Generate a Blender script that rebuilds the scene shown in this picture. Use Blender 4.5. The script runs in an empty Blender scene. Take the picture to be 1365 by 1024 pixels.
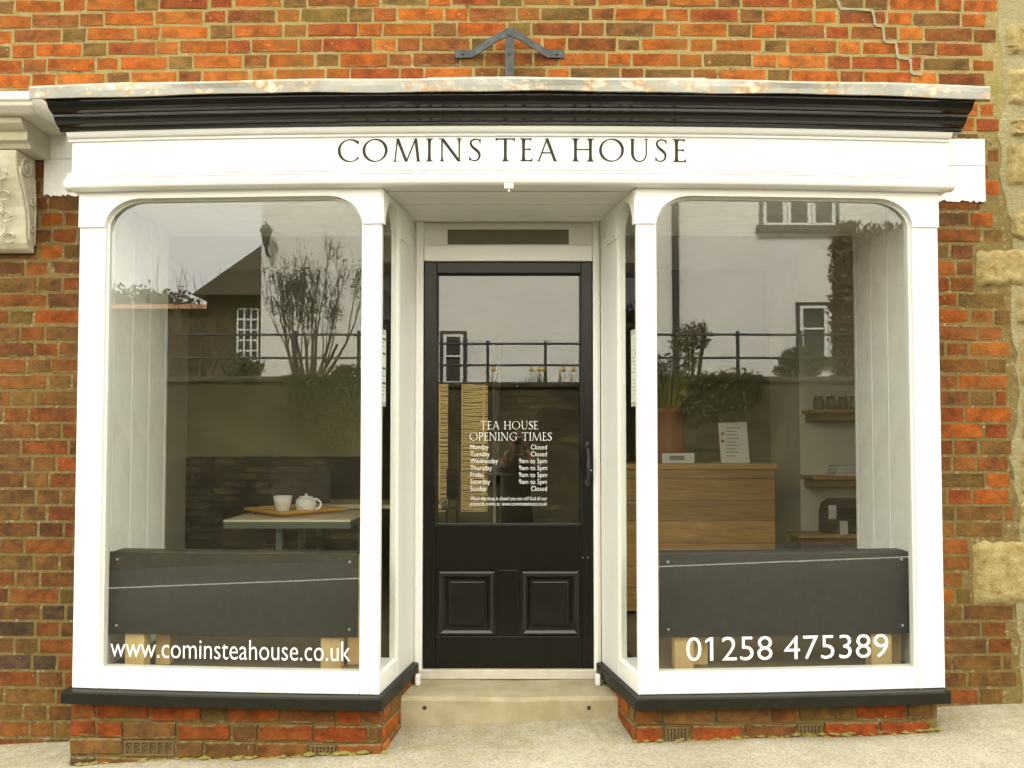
import bpy, math, random
from mathutils import Vector, Matrix

# ------------------------------------------------------------------ camera, sky, sun, exposure
S = bpy.context.scene
COL = S.collection
F, CX, CY, EYE = 1150.0, 690.0, 548.0, 1.30          # focal length and principal point of the 1365 x 1024 photograph
PITCH = math.atan(40 / F)
cam_d = bpy.data.cameras.new('camera')
cam = bpy.data.objects.new('camera', cam_d)
COL.objects.link(cam)
cam.location = (0, 0, EYE)
cam.rotation_euler = (math.radians(90) + PITCH, 0, 0)
cam_d.sensor_width = 36
cam_d.lens = 36 * F / 1365
cam_d.shift_x = -(CX - 682.5) / 1365
cam_d.shift_y = (CY - 512) / 1365
cam_d.clip_start = 0.02
cam_d.clip_end = 2000
S.camera = cam

SUN_EL, SUN_AZ = math.radians(50), math.radians(-15)   # behind the shop: its front stands in open shade, the houses opposite are lit
W = bpy.data.worlds.new('World')
S.world = W
W.use_nodes = True
wn, wl = W.node_tree.nodes, W.node_tree.links
bg = wn['Background']
sky = wn.new('ShaderNodeTexSky')
sky.sky_type = 'NISHITA'
sky.sun_disc = False
sky.sun_elevation = SUN_EL
sky.sun_rotation = SUN_AZ
sky.air_density = 1.0
sky.dust_density = 4.0
sky.ozone_density = 1.0
hs = wn.new('ShaderNodeHueSaturation')
hs.inputs['Saturation'].default_value = 0.10            # overcast: the blue is veiled by cloud
wl.new(sky.outputs[0], hs.inputs['Color'])
wt = wn.new('ShaderNodeMix'); wt.data_type = 'RGBA'; wt.blend_type = 'MULTIPLY'
wt.inputs[0].default_value = 1.0
wt.inputs[7].default_value = (1.0, 0.975, 0.90, 1)
cl = wn.new('ShaderNodeMix'); cl.data_type = 'RGBA'      # an even layer of thin cloud over most of the sky
cl.inputs[0].default_value = 0.72
cl.inputs[7].default_value = (7.4, 7.4, 7.2, 1)
wl.new(hs.outputs[0], cl.inputs[6])
wl.new(cl.outputs[2], wt.inputs[6])
wl.new(wt.outputs[2], bg.inputs['Color'])
bg.inputs['Strength'].default_value = 0.15
sun_d = bpy.data.lights.new('sun', 'SUN')
sun_d.energy = 2.5
sun_d.angle = math.radians(12)
sun_d.color = (1.0, 0.96, 0.88)
sun = bpy.data.objects.new('sun', sun_d)
COL.objects.link(sun)
sd = Vector((math.sin(SUN_AZ) * math.cos(SUN_EL), math.cos(SUN_AZ) * math.cos(SUN_EL), math.sin(SUN_EL)))
sun.rotation_euler = sd.to_track_quat('Z', 'Y').to_euler()
S.view_settings.view_transform = 'Standard'
S.view_settings.look = 'None'
S.view_settings.gamma = 1
S.view_settings.use_curve_mapping = False
S.view_settings.exposure = 2.4
S.cycles.max_bounces = 10
S.cycles.transparent_max_bounces = 16
S.cycles.caustics_reflective = False

R = random.Random(7)


def at(px, py, d):
    """the point seen at a pixel of the photograph, at distance d in front of the camera's wall-parallel plane"""
    u = (px - CX) / F
    v = (CY - py) / F
    dy = math.cos(PITCH) - v * math.sin(PITCH)
    dz = math.sin(PITCH) + v * math.cos(PITCH)
    return u / dy * d, EYE + dz / dy * d


# ------------------------------------------------------------------ materials
MATS = {}


def new_mat(name):
    m = bpy.data.materials.new(name)
    m.use_nodes = True
    MATS[name] = m
    return m, m.node_tree.nodes, m.node_tree.links, m.node_tree.nodes['Principled BSDF']


def ramp(n, stops):
    r = n.new('ShaderNodeValToRGB')
    e = r.color_ramp.elements
    e[0].position, e[0].color = stops[0][0], (*stops[0][1], 1)
    e[1].position, e[1].color = stops[-1][0], (*stops[-1][1], 1)
    for p, c in stops[1:-1]:
        x = e.new(p)
        x.color = (*c, 1)
    return r


def noise(n, l, scale, detail=4, rough=0.6, coord='Object', stretch=None, rnd=False):
    tc = n.new('ShaderNodeTexCoord')
    if coord != 'World':
        src = tc.outputs[coord]
    else:
        src = n.new('ShaderNodeNewGeometry').outputs['Position']
    if rnd:
        oi = n.new('ShaderNodeObjectInfo')
        mu = n.new('ShaderNodeVectorMath'); mu.operation = 'SCALE'
        cb = n.new('ShaderNodeCombineXYZ')
        l.new(oi.outputs['Random'], cb.inputs[0]); l.new(oi.outputs['Random'], cb.inputs[2])
        l.new(cb.outputs[0], mu.inputs[0]); mu.inputs['Scale'].default_value = 90
        ad = n.new('ShaderNodeVectorMath'); ad.operation = 'ADD'
        l.new(src, ad.inputs[0]); l.new(mu.outputs[0], ad.inputs[1])
        src = ad.outputs[0]
    if stretch:
        mp = n.new('ShaderNodeMapping')
        mp.inputs['Scale'].default_value = stretch
        l.new(src, mp.inputs['Vector'])
        src = mp.outputs[0]
    t = n.new('ShaderNodeTexNoise')
    t.inputs['Scale'].default_value = scale
    t.inputs['Detail'].default_value = detail
    t.inputs['Roughness'].default_value = rough
    l.new(src, t.inputs['Vector'])
    return t


def mix(n, l, a, b, fac, mode='MIX'):
    m = n.new('ShaderNodeMix'); m.data_type = 'RGBA'; m.blend_type = mode
    for v, i in ((fac, 0), (a, 6), (b, 7)):
        if isinstance(v, (int, float)):
            m.inputs[i].default_value = v
        elif isinstance(v, tuple):
            m.inputs[i].default_value = (*v, 1)
        else:
            l.new(v, m.inputs[i])
    return m.outputs[2]


def bump(n, l, b, h, strength, dist=0.01):
    bp = n.new('ShaderNodeBump')
    bp.inputs['Strength'].default_value = strength
    bp.inputs['Distance'].default_value = dist
    l.new(h, bp.inputs['Height'])
    l.new(bp.outputs[0], b.inputs['Normal'])
    return bp


def simple(name, c0, c1=None, scale=8, rough=0.5, bmp=0.0, bscale=None, stretch=None, metal=0.0, spec=0.5, lo=0.3, hi=0.7, dist=0.004, coord='Object', detail=5):
    """base colour wandering between c0 and c1 with a fine relief"""
    m, n, l, b = new_mat(name)
    c1 = c1 or tuple(min(1, x * 0.85) for x in c0)
    t = noise(n, l, scale, detail, 0.62, coord, stretch)
    r = ramp(n, [(lo, c0), (hi, c1)])
    l.new(t.outputs[0], r.inputs[0])
    l.new(r.outputs[0], b.inputs['Base Color'])
    b.inputs['Roughness'].default_value = rough
    b.inputs['Metallic'].default_value = metal
    b.inputs['Specular IOR Level'].default_value = spec
    if bmp:
        t2 = noise(n, l, bscale or scale * 3, 6, 0.65, coord, stretch)
        bump(n, l, b, t2.outputs[0], bmp, dist)
    return m


def brick_material(name='brick', attr=False):
    m, n, l, b = new_mat(name)
    oi = n.new('ShaderNodeVertexColor' if attr else 'ShaderNodeObjectInfo')
    if attr: oi.layer_name = 'tint'
    t1 = noise(n, l, 13, 7, 0.72, rnd=True)
    f1 = ramp(n, [(0.38, (0, 0, 0)), (0.62, (1, 1, 1))]); l.new(t1.outputs[0], f1.inputs[0])
    dark = mix(n, l, oi.outputs['Color'], (0.46, 0.50, 0.62), 1.0, 'MULTIPLY')
    c = mix(n, l, oi.outputs['Color'], dark, f1.outputs[0])
    t2 = noise(n, l, 60, 4, 0.7, rnd=True)
    f2 = ramp(n, [(0.58, (0, 0, 0)), (0.78, (1, 1, 1))]); l.new(t2.outputs[0], f2.inputs[0])
    fm = n.new('ShaderNodeMath'); fm.operation = 'MULTIPLY'; fm.inputs[1].default_value = 0.55
    l.new(f2.outputs[0], fm.inputs[0])
    c = mix(n, l, c, (0.09, 0.055, 0.03), fm.outputs[0])
    t3 = noise(n, l, 3.1, 6, 0.7, coord='World')
    f3 = ramp(n, [(0.50, (0, 0, 0)), (0.72, (1, 1, 1))]); l.new(t3.outputs[0], f3.inputs[0])
    fm3 = n.new('ShaderNodeMath'); fm3.operation = 'MULTIPLY'; fm3.inputs[1].default_value = 0.55
    l.new(f3.outputs[0], fm3.inputs[0])
    c = mix(n, l, c, (0.20, 0.13, 0.03), fm3.outputs[0])
    t4 = noise(n, l, 34, 3, 0.6, rnd=True)
    f4 = ramp(n, [(0.70, (0, 0, 0)), (0.76, (1, 1, 1))]); l.new(t4.outputs[0], f4.inputs[0])
    fm4 = n.new('ShaderNodeMath'); fm4.operation = 'MULTIPLY'; fm4.inputs[1].default_value = 0.5
    l.new(f4.outputs[0], fm4.inputs[0])
    c = mix(n, l, c, (0.50, 0.40, 0.24), fm4.outputs[0])
    # soot and bloom over whole areas of wall
    t6 = noise(n, l, 1.4, 7, 0.72, coord='World')
    f6 = ramp(n, [(0.30, (0.66, 0.66, 0.70)), (0.50, (1, 1, 1)), (0.72, (1.18, 1.14, 1.05))]); l.new(t6.outputs[0], f6.inputs[0])
    c = mix(n, l, c, f6.outputs[0], 1.0, 'MULTIPLY')
    if not attr:                                        # mortar smeared over the worn arrises
        tc = n.new('ShaderNodeTexCoord'); sx = n.new('ShaderNodeSeparateXYZ'); l.new(tc.outputs['Object'], sx.inputs[0])
        ab = n.new('ShaderNodeMath'); ab.operation = 'ABSOLUTE'; l.new(sx.outputs[2], ab.inputs[0])
        mr = n.new('ShaderNodeMapRange'); mr.inputs[1].default_value = 0.015; mr.inputs[2].default_value = 0.034
        l.new(ab.outputs[0], mr.inputs[0])
        t7 = noise(n, l, 26, 6, 0.75, rnd=True)
        ad = n.new('ShaderNodeMath'); ad.operation = 'MULTIPLY_ADD'; ad.inputs[1].default_value = 0.34
        l.new(mr.outputs[0], ad.inputs[0]); l.new(t7.outputs[0], ad.inputs[2])
        f7 = ramp(n, [(0.74, (0, 0, 0)), (0.84, (0.75, 0.75, 0.75))]); l.new(ad.outputs[0], f7.inputs[0])
        c = mix(n, l, c, (0.24, 0.19, 0.085), f7.outputs[0])
    l.new(c, b.inputs['Base Color'])
    b.inputs['Roughness'].default_value = 0.9
    b.inputs['Specular IOR Level'].default_value = 0.15
    t5 = noise(n, l, 45, 8, 0.7, rnd=True)
    bump(n, l, b, t5.outputs[0], 1.0, 0.011)


def glass_material(name='window_glass', ior=1.56, tint=(0.965, 0.975, 0.955), power=5.0):
    m, n, l, b = new_mat(name)
    out = n['Material Output']
    # Schlick reflectance of both faces of the sheet together, the same from either side
    lw = n.new('ShaderNodeLayerWeight'); lw.inputs['Blend'].default_value = 0.5
    pw5 = n.new('ShaderNodeMath'); pw5.operation = 'POWER'; pw5.inputs[1].default_value = power
    l.new(lw.outputs['Facing'], pw5.inputs[0])
    f0 = 2 * ((ior - 1) / (ior + 1)) ** 2
    fr = n.new('ShaderNodeMath'); fr.operation = 'MULTIPLY_ADD'
    l.new(pw5.outputs[0], fr.inputs[0]); fr.inputs[1].default_value = 1 - f0; fr.inputs[2].default_value = f0
    tr = n.new('ShaderNodeBsdfTransparent'); tr.inputs['Color'].default_value = (*tint, 1)
    gl = n.new('ShaderNodeBsdfGlossy'); gl.inputs['Roughness'].default_value = 0.0
    gl.inputs['Color'].default_value = (1, 1, 1, 1)
    # slight waviness of old drawn glass
    t = noise(n, l, 1.6, 2, 0.4)
    bp = n.new('ShaderNodeBump'); bp.inputs['Strength'].default_value = 0.006; bp.inputs['Distance'].default_value = 0.02
    l.new(t.outputs[0], bp.inputs['Height']); l.new(bp.outputs[0], gl.inputs['Normal'])
    mx = n.new('ShaderNodeMixShader')
    l.new(fr.outputs[0], mx.inputs[0]); l.new(tr.outputs[0], mx.inputs[1]); l.new(gl.outputs[0], mx.inputs[2])
    l.new(mx.outputs[0], out.inputs['Surface'])
    n.remove(b)
    m2 = bpy.data.materials.new(name + '_core'); m2.use_nodes = True
    n2, l2 = m2.node_tree.nodes, m2.node_tree.links
    t2 = n2.new('ShaderNodeBsdfTransparent'); t2.inputs['Color'].default_value = (0.98, 0.99, 0.975, 1)
    l2.new(t2.outputs[0], n2['Material Output'].inputs['Surface'])
    n2.remove(n2['Principled BSDF'])
    MATS[name + '_core'] = m2


def mortar_material():
    m, n, l, b = new_mat('mortar')
    t = noise(n, l, 5, 6, 0.7, coord='World')
    r = ramp(n, [(0.3, (0.21, 0.155, 0.05)), (0.5, (0.28, 0.22, 0.085)), (0.7, (0.19, 0.165, 0.04))])
    l.new(t.outputs[0], r.inputs[0])
    t2 = noise(n, l, 40, 4, 0.7, coord='World')
    f = ramp(n, [(0.55, (0, 0, 0)), (0.7, (1, 1, 1))]); l.new(t2.outputs[0], f.inputs[0])
    ge = n.new('ShaderNodeNewGeometry'); se = n.new('ShaderNodeSeparateXYZ'); l.new(ge.outputs['Position'], se.inputs[0])
    mz = n.new('ShaderNodeMapRange'); mz.inputs[1].default_value = 2.5; mz.inputs[2].default_value = 2.8
    l.new(se.outputs[2], mz.inputs[0])
    low = mix(n, l, r.outputs[0], (0.66, 0.61, 0.60), 1.0, 'MULTIPLY')
    both = mix(n, l, low, r.outputs[0], mz.outputs[0])
    c = mix(n, l, both, (0.33, 0.28, 0.17), f.outputs[0])
    t4 = noise(n, l, 14, 4, 0.7, coord='World')
    f4 = ramp(n, [(0.60, (0, 0, 0)), (0.68, (1, 1, 1))]); l.new(t4.outputs[0], f4.inputs[0])
    c = mix(n, l, c, (0.10, 0.085, 0.04), f4.outputs[0])
    l.new(c, b.inputs['Base Color'])
    b.inputs['Roughness'].default_value = 0.95
    b.inputs['Specular IOR Level'].default_value = 0.1
    t3 = noise(n, l, 70, 6, 0.7, coord='World')
    bump(n, l, b, t3.outputs[0], 0.9, 0.01)


def stone_material():
    m, n, l, b = new_mat('ashlar_stone')
    t = noise(n, l, 18, 8, 0.72, rnd=True)
    r = ramp(n, [(0.30, (0.18, 0.12, 0.035)), (0.46, (0.36, 0.27, 0.105)), (0.62, (0.46, 0.38, 0.18)), (0.8, (0.33, 0.28, 0.12))])
    l.new(t.outputs[0], r.inputs[0]); l.new(r.outputs[0], b.inputs['Base Color'])
    b.inputs['Roughness'].default_value = 0.95
    b.inputs['Specular IOR Level'].default_value = 0.1
    t3 = noise(n, l, 40, 8, 0.75, rnd=True)
    bump(n, l, b, t3.outputs[0], 1.0, 0.02)


def pavement_material():
    m, n, l, b = new_mat('pavement_screed')
    t = noise(n, l, 2.2, 5, 0.6, coord='World')
    r = ramp(n, [(0.3, (0.285, 0.255, 0.185)), (0.7, (0.365, 0.335, 0.255))]); l.new(t.outputs[0], r.inputs[0])
    v = n.new('ShaderNodeTexVoronoi'); v.inputs['Scale'].default_value = 150
    g = n.new('ShaderNodeNewGeometry'); l.new(g.outputs['Position'], v.inputs['Vector'])
    rr = ramp(n, [(0.0, (0.55, 0.55, 0.52)), (0.5, (1, 1, 1)), (1.0, (1.25, 1.22, 1.15))])
    sp = n.new('ShaderNodeSeparateColor'); l.new(v.outputs['Color'], sp.inputs[0]); l.new(sp.outputs[0], rr.inputs[0])
    c = mix(n, l, r.outputs[0], rr.outputs[0], 0.65, 'MULTIPLY')
    t5 = noise(n, l, 9, 6, 0.75, coord='World')
    f5 = ramp(n, [(0.56, (0, 0, 0)), (0.75, (1, 1, 1))]); l.new(t5.outputs[0], f5.inputs[0])
    fm = n.new('ShaderNodeMath'); fm.operation = 'MULTIPLY'; fm.inputs[1].default_value = 0.5
    l.new(f5.outputs[0], fm.inputs[0])
    c = mix(n, l, c, (0.25, 0.20, 0.10), fm.outputs[0])
    # moss and dirt collect along the foot of the wall
    sx = n.new('ShaderNodeSeparateXYZ'); l.new(g.outputs['Position'], sx.inputs[0])
    mr = n.new('ShaderNodeMapRange'); mr.inputs[1].default_value = 3.56; mr.inputs[2].default_value = 3.74
    l.new(sx.outputs[1], mr.inputs[0])
    t6 = noise(n, l, 14, 5, 0.7, coord='World')
    mu = n.new('ShaderNodeMath'); mu.operation = 'MULTIPLY'
    f6 = ramp(n, [(0.42, (0, 0, 0)), (0.62, (1, 1, 1))]); l.new(t6.outputs[0], f6.inputs[0])
    l.new(mr.outputs[0], mu.inputs[0]); l.new(f6.outputs[0], mu.inputs[1])
    mu2 = n.new('ShaderNodeMath'); mu2.operation = 'MULTIPLY'; mu2.inputs[1].default_value = 0.45
    l.new(mu.outputs[0], mu2.inputs[0])
    c = mix(n, l, c, (0.20, 0.17, 0.05), mu2.outputs[0])
    l.new(c, b.inputs['Base Color'])
    b.inputs['Roughness'].default_value = 0.92
    b.inputs['Specular IOR Level'].default_value = 0.2
    bump(n, l, b, v.outputs['Distance'], 0.35, 0.006)


def lead_material():
    m, n, l, b = new_mat('lead_sheet')
    t = noise(n, l, 4, 5, 0.6, coord='World')
    r = ramp(n, [(0.3, (0.24, 0.235, 0.20)), (0.7, (0.37, 0.36, 0.31))]); l.new(t.outputs[0], r.inputs[0])
    t2 = noise(n, l, 9, 6, 0.75, coord='World', stretch=(1.2, 1, 2.2))
    f = ramp(n, [(0.50, (0, 0, 0)), (0.58, (1, 1, 1))]); l.new(t2.outputs[0], f.inputs[0])
    g = n.new('ShaderNodeNewGeometry'); sx = n.new('ShaderNodeSeparateXYZ'); l.new(g.outputs['Normal'], sx.inputs[0])
    t3 = noise(n, l, 16, 3, 0.5, coord='World')
    r3 = ramp(n, [(0.42, (0.52, 0.47, 0.35)), (0.52, (0.36, 0.21, 0.08)), (0.64, (0.50, 0.45, 0.33))]); l.new(t3.outputs[0], r3.inputs[0])
    c = mix(n, l, r.outputs[0], r3.outputs[0], f.outputs[0])
    l.new(c, b.inputs['Base Color'])
    b.inputs['Roughness'].default_value = 0.62
    b.inputs['Metallic'].default_value = 0.0
    t4 = noise(n, l, 11, 5, 0.6, coord='World')
    bump(n, l, b, t4.outputs[0], 0.6, 0.012)


def wood_material(name, c0, c1, axis, rough=0.45, scale=5):
    st = [(1, 14, 14), (14, 1, 14), (14, 14, 1)][axis]
    m, n, l, b = new_mat(name)
    t = noise(n, l, scale, 6, 0.6, stretch=st, rnd=True)
    r = ramp(n, [(0.28, c0), (0.72, c1)]); l.new(t.outputs[0], r.inputs[0])
    oi = n.new('ShaderNodeObjectInfo')
    mr = n.new('ShaderNodeMapRange'); mr.inputs[3].default_value = 0.78; mr.inputs[4].default_value = 1.15
    l.new(oi.outputs['Random'], mr.inputs[0])
    sc = n.new('ShaderNodeVectorMath'); sc.operation = 'SCALE'
    l.new(r.outputs[0], sc.inputs[0]); l.new(mr.outputs[0], sc.inputs['Scale'])
    l.new(sc.outputs[0], b.inputs['Base Color'])
    b.inputs['Roughness'].default_value = rough
    bump(n, l, b, t.outputs[0], 0.15, 0.003)


def coursed_wall_material(name, a, b2, mort, sx=1.0):
    """old coursed brickwork on a wall seen only small, in the reflection"""
    m, n, l, b = new_mat(name)
    g = n.new('ShaderNodeNewGeometry'); s = n.new('ShaderNodeSeparateXYZ'); l.new(g.outputs['Position'], s.inputs[0])
    c = n.new('ShaderNodeCombineXYZ'); l.new(s.outputs[0], c.inputs[0]); l.new(s.outputs[2], c.inputs[1])
    bt = n.new('ShaderNodeTexBrick'); l.new(c.outputs[0], bt.inputs['Vector'])
    bt.inputs['Scale'].default_value = 1.0
    bt.inputs['Brick Width'].default_value = 0.23 * sx
    bt.inputs['Row Height'].default_value = 0.075 * sx
    bt.inputs['Mortar Size'].default_value = 0.008
    bt.inputs['Color1'].default_value = (*a, 1); bt.inputs['Color2'].default_value = (*b2, 1); bt.inputs['Mortar'].default_value = (*mort, 1)
    t = noise(n, l, 1.5, 6, 0.7, coord='World')
    r = ramp(n, [(0.35, (0.35, 0.36, 0.33)), (0.65, (1.55, 1.5, 1.4))]); l.new(t.outputs[0], r.inputs[0])
    l.new(mix(n, l, bt.outputs['Color'], r.outputs[0], 1.0, 'MULTIPLY'), b.inputs['Base Color'])
    b.inputs['Roughness'].default_value = 0.95
    bump(n, l, b, bt.outputs['Fac'], -0.6, 0.01)


brick_material(); brick_material('brick_tinted', True); mortar_material(); stone_material(); pavement_material(); lead_material(); glass_material(); glass_material('side_glass', 1.45, power=8.0)
simple('white_gloss', (0.80, 0.79, 0.75), (0.76, 0.745, 0.70), 3, 0.32, 0.10, 60, dist=0.002)
simple('white_matt', (0.80, 0.79, 0.76), (0.70, 0.68, 0.63), 6, 0.8, 0.5, 40, dist=0.006)
simple('cream_paint', (0.79, 0.77, 0.71), (0.75, 0.73, 0.66), 4, 0.4, 0.12, 50, dist=0.002)
simple('black_gloss', (0.006, 0.006, 0.004), (0.01, 0.0095, 0.006), 5, 0.15, 0.30, 22, stretch=(0.35, 1, 1.6), dist=0.003)
simple('black_door_paint', (0.004, 0.004, 0.0025), (0.007, 0.006, 0.0035), 5, 0.28, 0.10, 45, stretch=(3, 3, 0.4), dist=0.003, spec=0.3)
simple('black_sill_paint', (0.012, 0.0115, 0.0075), (0.018, 0.017, 0.0115), 12, 0.42, 0.15, 80, dist=0.002, spec=0.14)
simple('slate_board', (0.021, 0.0195, 0.0135), (0.031, 0.029, 0.0205), 30, 0.5, 0.12, 200, dist=0.001, spec=0.3)
simple('letter_black', (0.020, 0.019, 0.017), (0.026, 0.025, 0.022), 5, 0.5, spec=0.25)
simple('vinyl_white', (0.86, 0.86, 0.84), (0.84, 0.84, 0.82), 5, 0.5)
simple('iron_black', (0.016, 0.019, 0.02), (0.05, 0.055, 0.054), 24, 0.55, 0.5, 60, dist=0.003, lo=0.45)
simple('carved_stone', (0.6, 0.57, 0.45), (0.42, 0.385, 0.25), 5, 0.9, 0.6, 50, dist=0.006)
simple('carved_stone_pale', (0.66, 0.64, 0.56), (0.56, 0.53, 0.43), 5, 0.9, 0.4, 50, dist=0.004)
simple('step_stone', (0.4, 0.345, 0.22), (0.27, 0.225, 0.12), 7, 0.9, 0.5, 120, dist=0.004)
simple('threshold_stone', (0.60, 0.56, 0.47), (0.50, 0.45, 0.36), 14, 0.6, 0.2, 80)
simple('moss', (0.17, 0.15, 0.03), (0.26, 0.21, 0.05), 18, 0.95, 1.0, 60, dist=0.01)
simple('terracotta', (0.36, 0.16, 0.06), (0.42, 0.20, 0.08), 8, 0.8, 0.2)
simple('air_brick_clay', (0.16, 0.1, 0.035), (0.1, 0.065, 0.025), 20, 0.9, 0.6, 70)
simple('repair_mortar', (0.3, 0.27, 0.18), (0.22, 0.19, 0.1), 16, 0.95, 0.9, 70, dist=0.01)
simple('quoin_mortar', (0.33, 0.28, 0.15), (0.23, 0.20, 0.09), 9, 0.95, 1.0, 50, dist=0.015)
simple('blank_panel', (0.12, 0.105, 0.065), (0.11, 0.095, 0.06), 4, 0.5)
simple('asphalt', (0.032, 0.031, 0.026), (0.045, 0.043, 0.036), 30, 0.9, 0.5, 150, coord='World')
simple('kerb_stone', (0.34, 0.32, 0.27), (0.26, 0.24, 0.20), 8, 0.9, 0.4, 60)
simple('road_paint', (0.6, 0.59, 0.52), (0.45, 0.43, 0.37), 9, 0.8)
simple('turf', (0.06, 0.085, 0.02), (0.10, 0.10, 0.04), 3, 0.95, 1.0, 40, dist=0.02, coord='World')
simple('render_white', (0.78, 0.76, 0.70), (0.70, 0.68, 0.61), 2.5, 0.9, 0.5, 22, dist=0.01, coord='World')
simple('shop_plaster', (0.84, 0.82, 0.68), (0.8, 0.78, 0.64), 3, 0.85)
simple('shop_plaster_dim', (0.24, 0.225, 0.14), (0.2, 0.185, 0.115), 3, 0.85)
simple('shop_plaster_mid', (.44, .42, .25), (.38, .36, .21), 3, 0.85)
simple('dark_dado', (0.008, 0.0075, 0.005), (0.014, 0.0125, 0.008), 7, 0.6)
simple('shop_floor', (0.26, 0.2, 0.12), (0.18, 0.14, 0.08), 6, 0.5, stretch=(1, 6, 1))
simple('green_steel', (0.105, 0.135, 0.110), (0.09, 0.115, 0.095), 6, 0.5)
simple('table_laminate', (0.82, 0.73, 0.52), (0.76, 0.67, 0.46), 5, 0.35)
simple('porcelain', (0.86, 0.85, 0.79), (0.84, 0.82, 0.75), 12, 0.25)
simple('dark_chair', (0.012, 0.012, 0.009), (0.02, 0.019, 0.014), 9, 0.55)
simple('paper', (0.80, 0.79, 0.75), (0.77, 0.75, 0.70), 4, 0.8)
simple('ink', (0.06, 0.06, 0.06), (0.08, 0.08, 0.08), 4, 0.8)
simple('ink_faint', (0.28, 0.27, 0.25), (0.34, 0.33, 0.3), 4, 0.8)
simple('ink_red', (0.45, 0.10, 0.05), (0.40, 0.09, 0.05), 4, 0.8)
simple('acrylic', (0.62, 0.62, 0.58), (0.58, 0.58, 0.54), 3, 0.15)
simple('screw_steel', (0.62, 0.61, 0.58), (0.52, 0.51, 0.48), 20, 0.35, metal=0.8)
simple('jar_grey', (0.24, 0.22, 0.15), (0.17, 0.155, 0.10), 9, 0.5)
simple('willow', (0.74, 0.62, 0.36), (0.52, 0.4, 0.19), 30, 0.8)
simple('bark', (0.085, 0.065, 0.04), (0.13, 0.10, 0.065), 12, 0.95, 0.6, 40)
simple('leaf_dark', (0.035, 0.050, 0.014), (0.065, 0.075, 0.022), 4, 0.7, coord='World')
simple('leaf_olive', (0.075, 0.080, 0.022), (0.12, 0.105, 0.035), 4, 0.7, coord='World')
simple('leaf_copper', (0.09, 0.045, 0.022), (0.15, 0.075, 0.035), 4, 0.7, coord='World')
simple('leaf_straw', (0.42, 0.33, 0.09), (0.30, 0.28, 0.07), 6, 0.7)
simple('daffodil', (0.70, 0.50, 0.03), (0.65, 0.42, 0.02), 6, 0.6)
simple('roof_tile', (0.06, 0.045, 0.022), (0.035, 0.028, 0.016), 4, 0.9, 1.0, 12, stretch=(1, 1, 3), dist=0.03, coord='World')
simple('house_black', (0.02, 0.02, 0.02), (0.03, 0.03, 0.03), 4, 0.5)
simple('house_white', (0.75, 0.75, 0.72), (0.70, 0.70, 0.66), 4, 0.5)
simple('dark_room', (0.02, 0.02, 0.018), (0.03, 0.03, 0.026), 4, 0.6)
simple('skin', (0.52, 0.30, 0.20), (0.48, 0.26, 0.17), 10, 0.55)
simple('dark_cloth', (0.02, 0.019, 0.02), (0.03, 0.028, 0.028), 30, 0.9)
simple('hair', (0.07, 0.045, 0.025), (0.10, 0.065, 0.035), 30, 0.6)
simple('camera_black', (0.02, 0.02, 0.022), (0.025, 0.025, 0.028), 10, 0.4)
wood_material('oak_horizontal', (0.30, 0.160, 0.042), (0.54, 0.32, 0.095), 0)
wood_material('pine_leg', (0.52, 0.36, 0.15), (0.60, 0.44, 0.21), 2)
wood_material('tray_wood', (0.72, 0.36, 0.06), (0.82, 0.46, 0.10), 0)
coursed_wall_material('old_brickwork', (0.085, 0.070, 0.032), (0.042, 0.036, 0.017), (0.028, 0.025, 0.013), 1.3)
coursed_wall_material('house_brickwork', (0.075, 0.045, 0.024), (0.05, 0.033, 0.02), (0.09, 0.07, 0.045))

# ------------------------------------------------------------------ mesh helpers
WORLD_LOC = {}


def warp(p):
    """the old shop front has settled: its long members sag a little towards the ends"""
    x, y, z = p
    return (x, y, z - (0.020 if z > 1.25 else 0.033) * (z - 1.25) * ((x + 0.04) / 1.9) ** 2)


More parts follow.
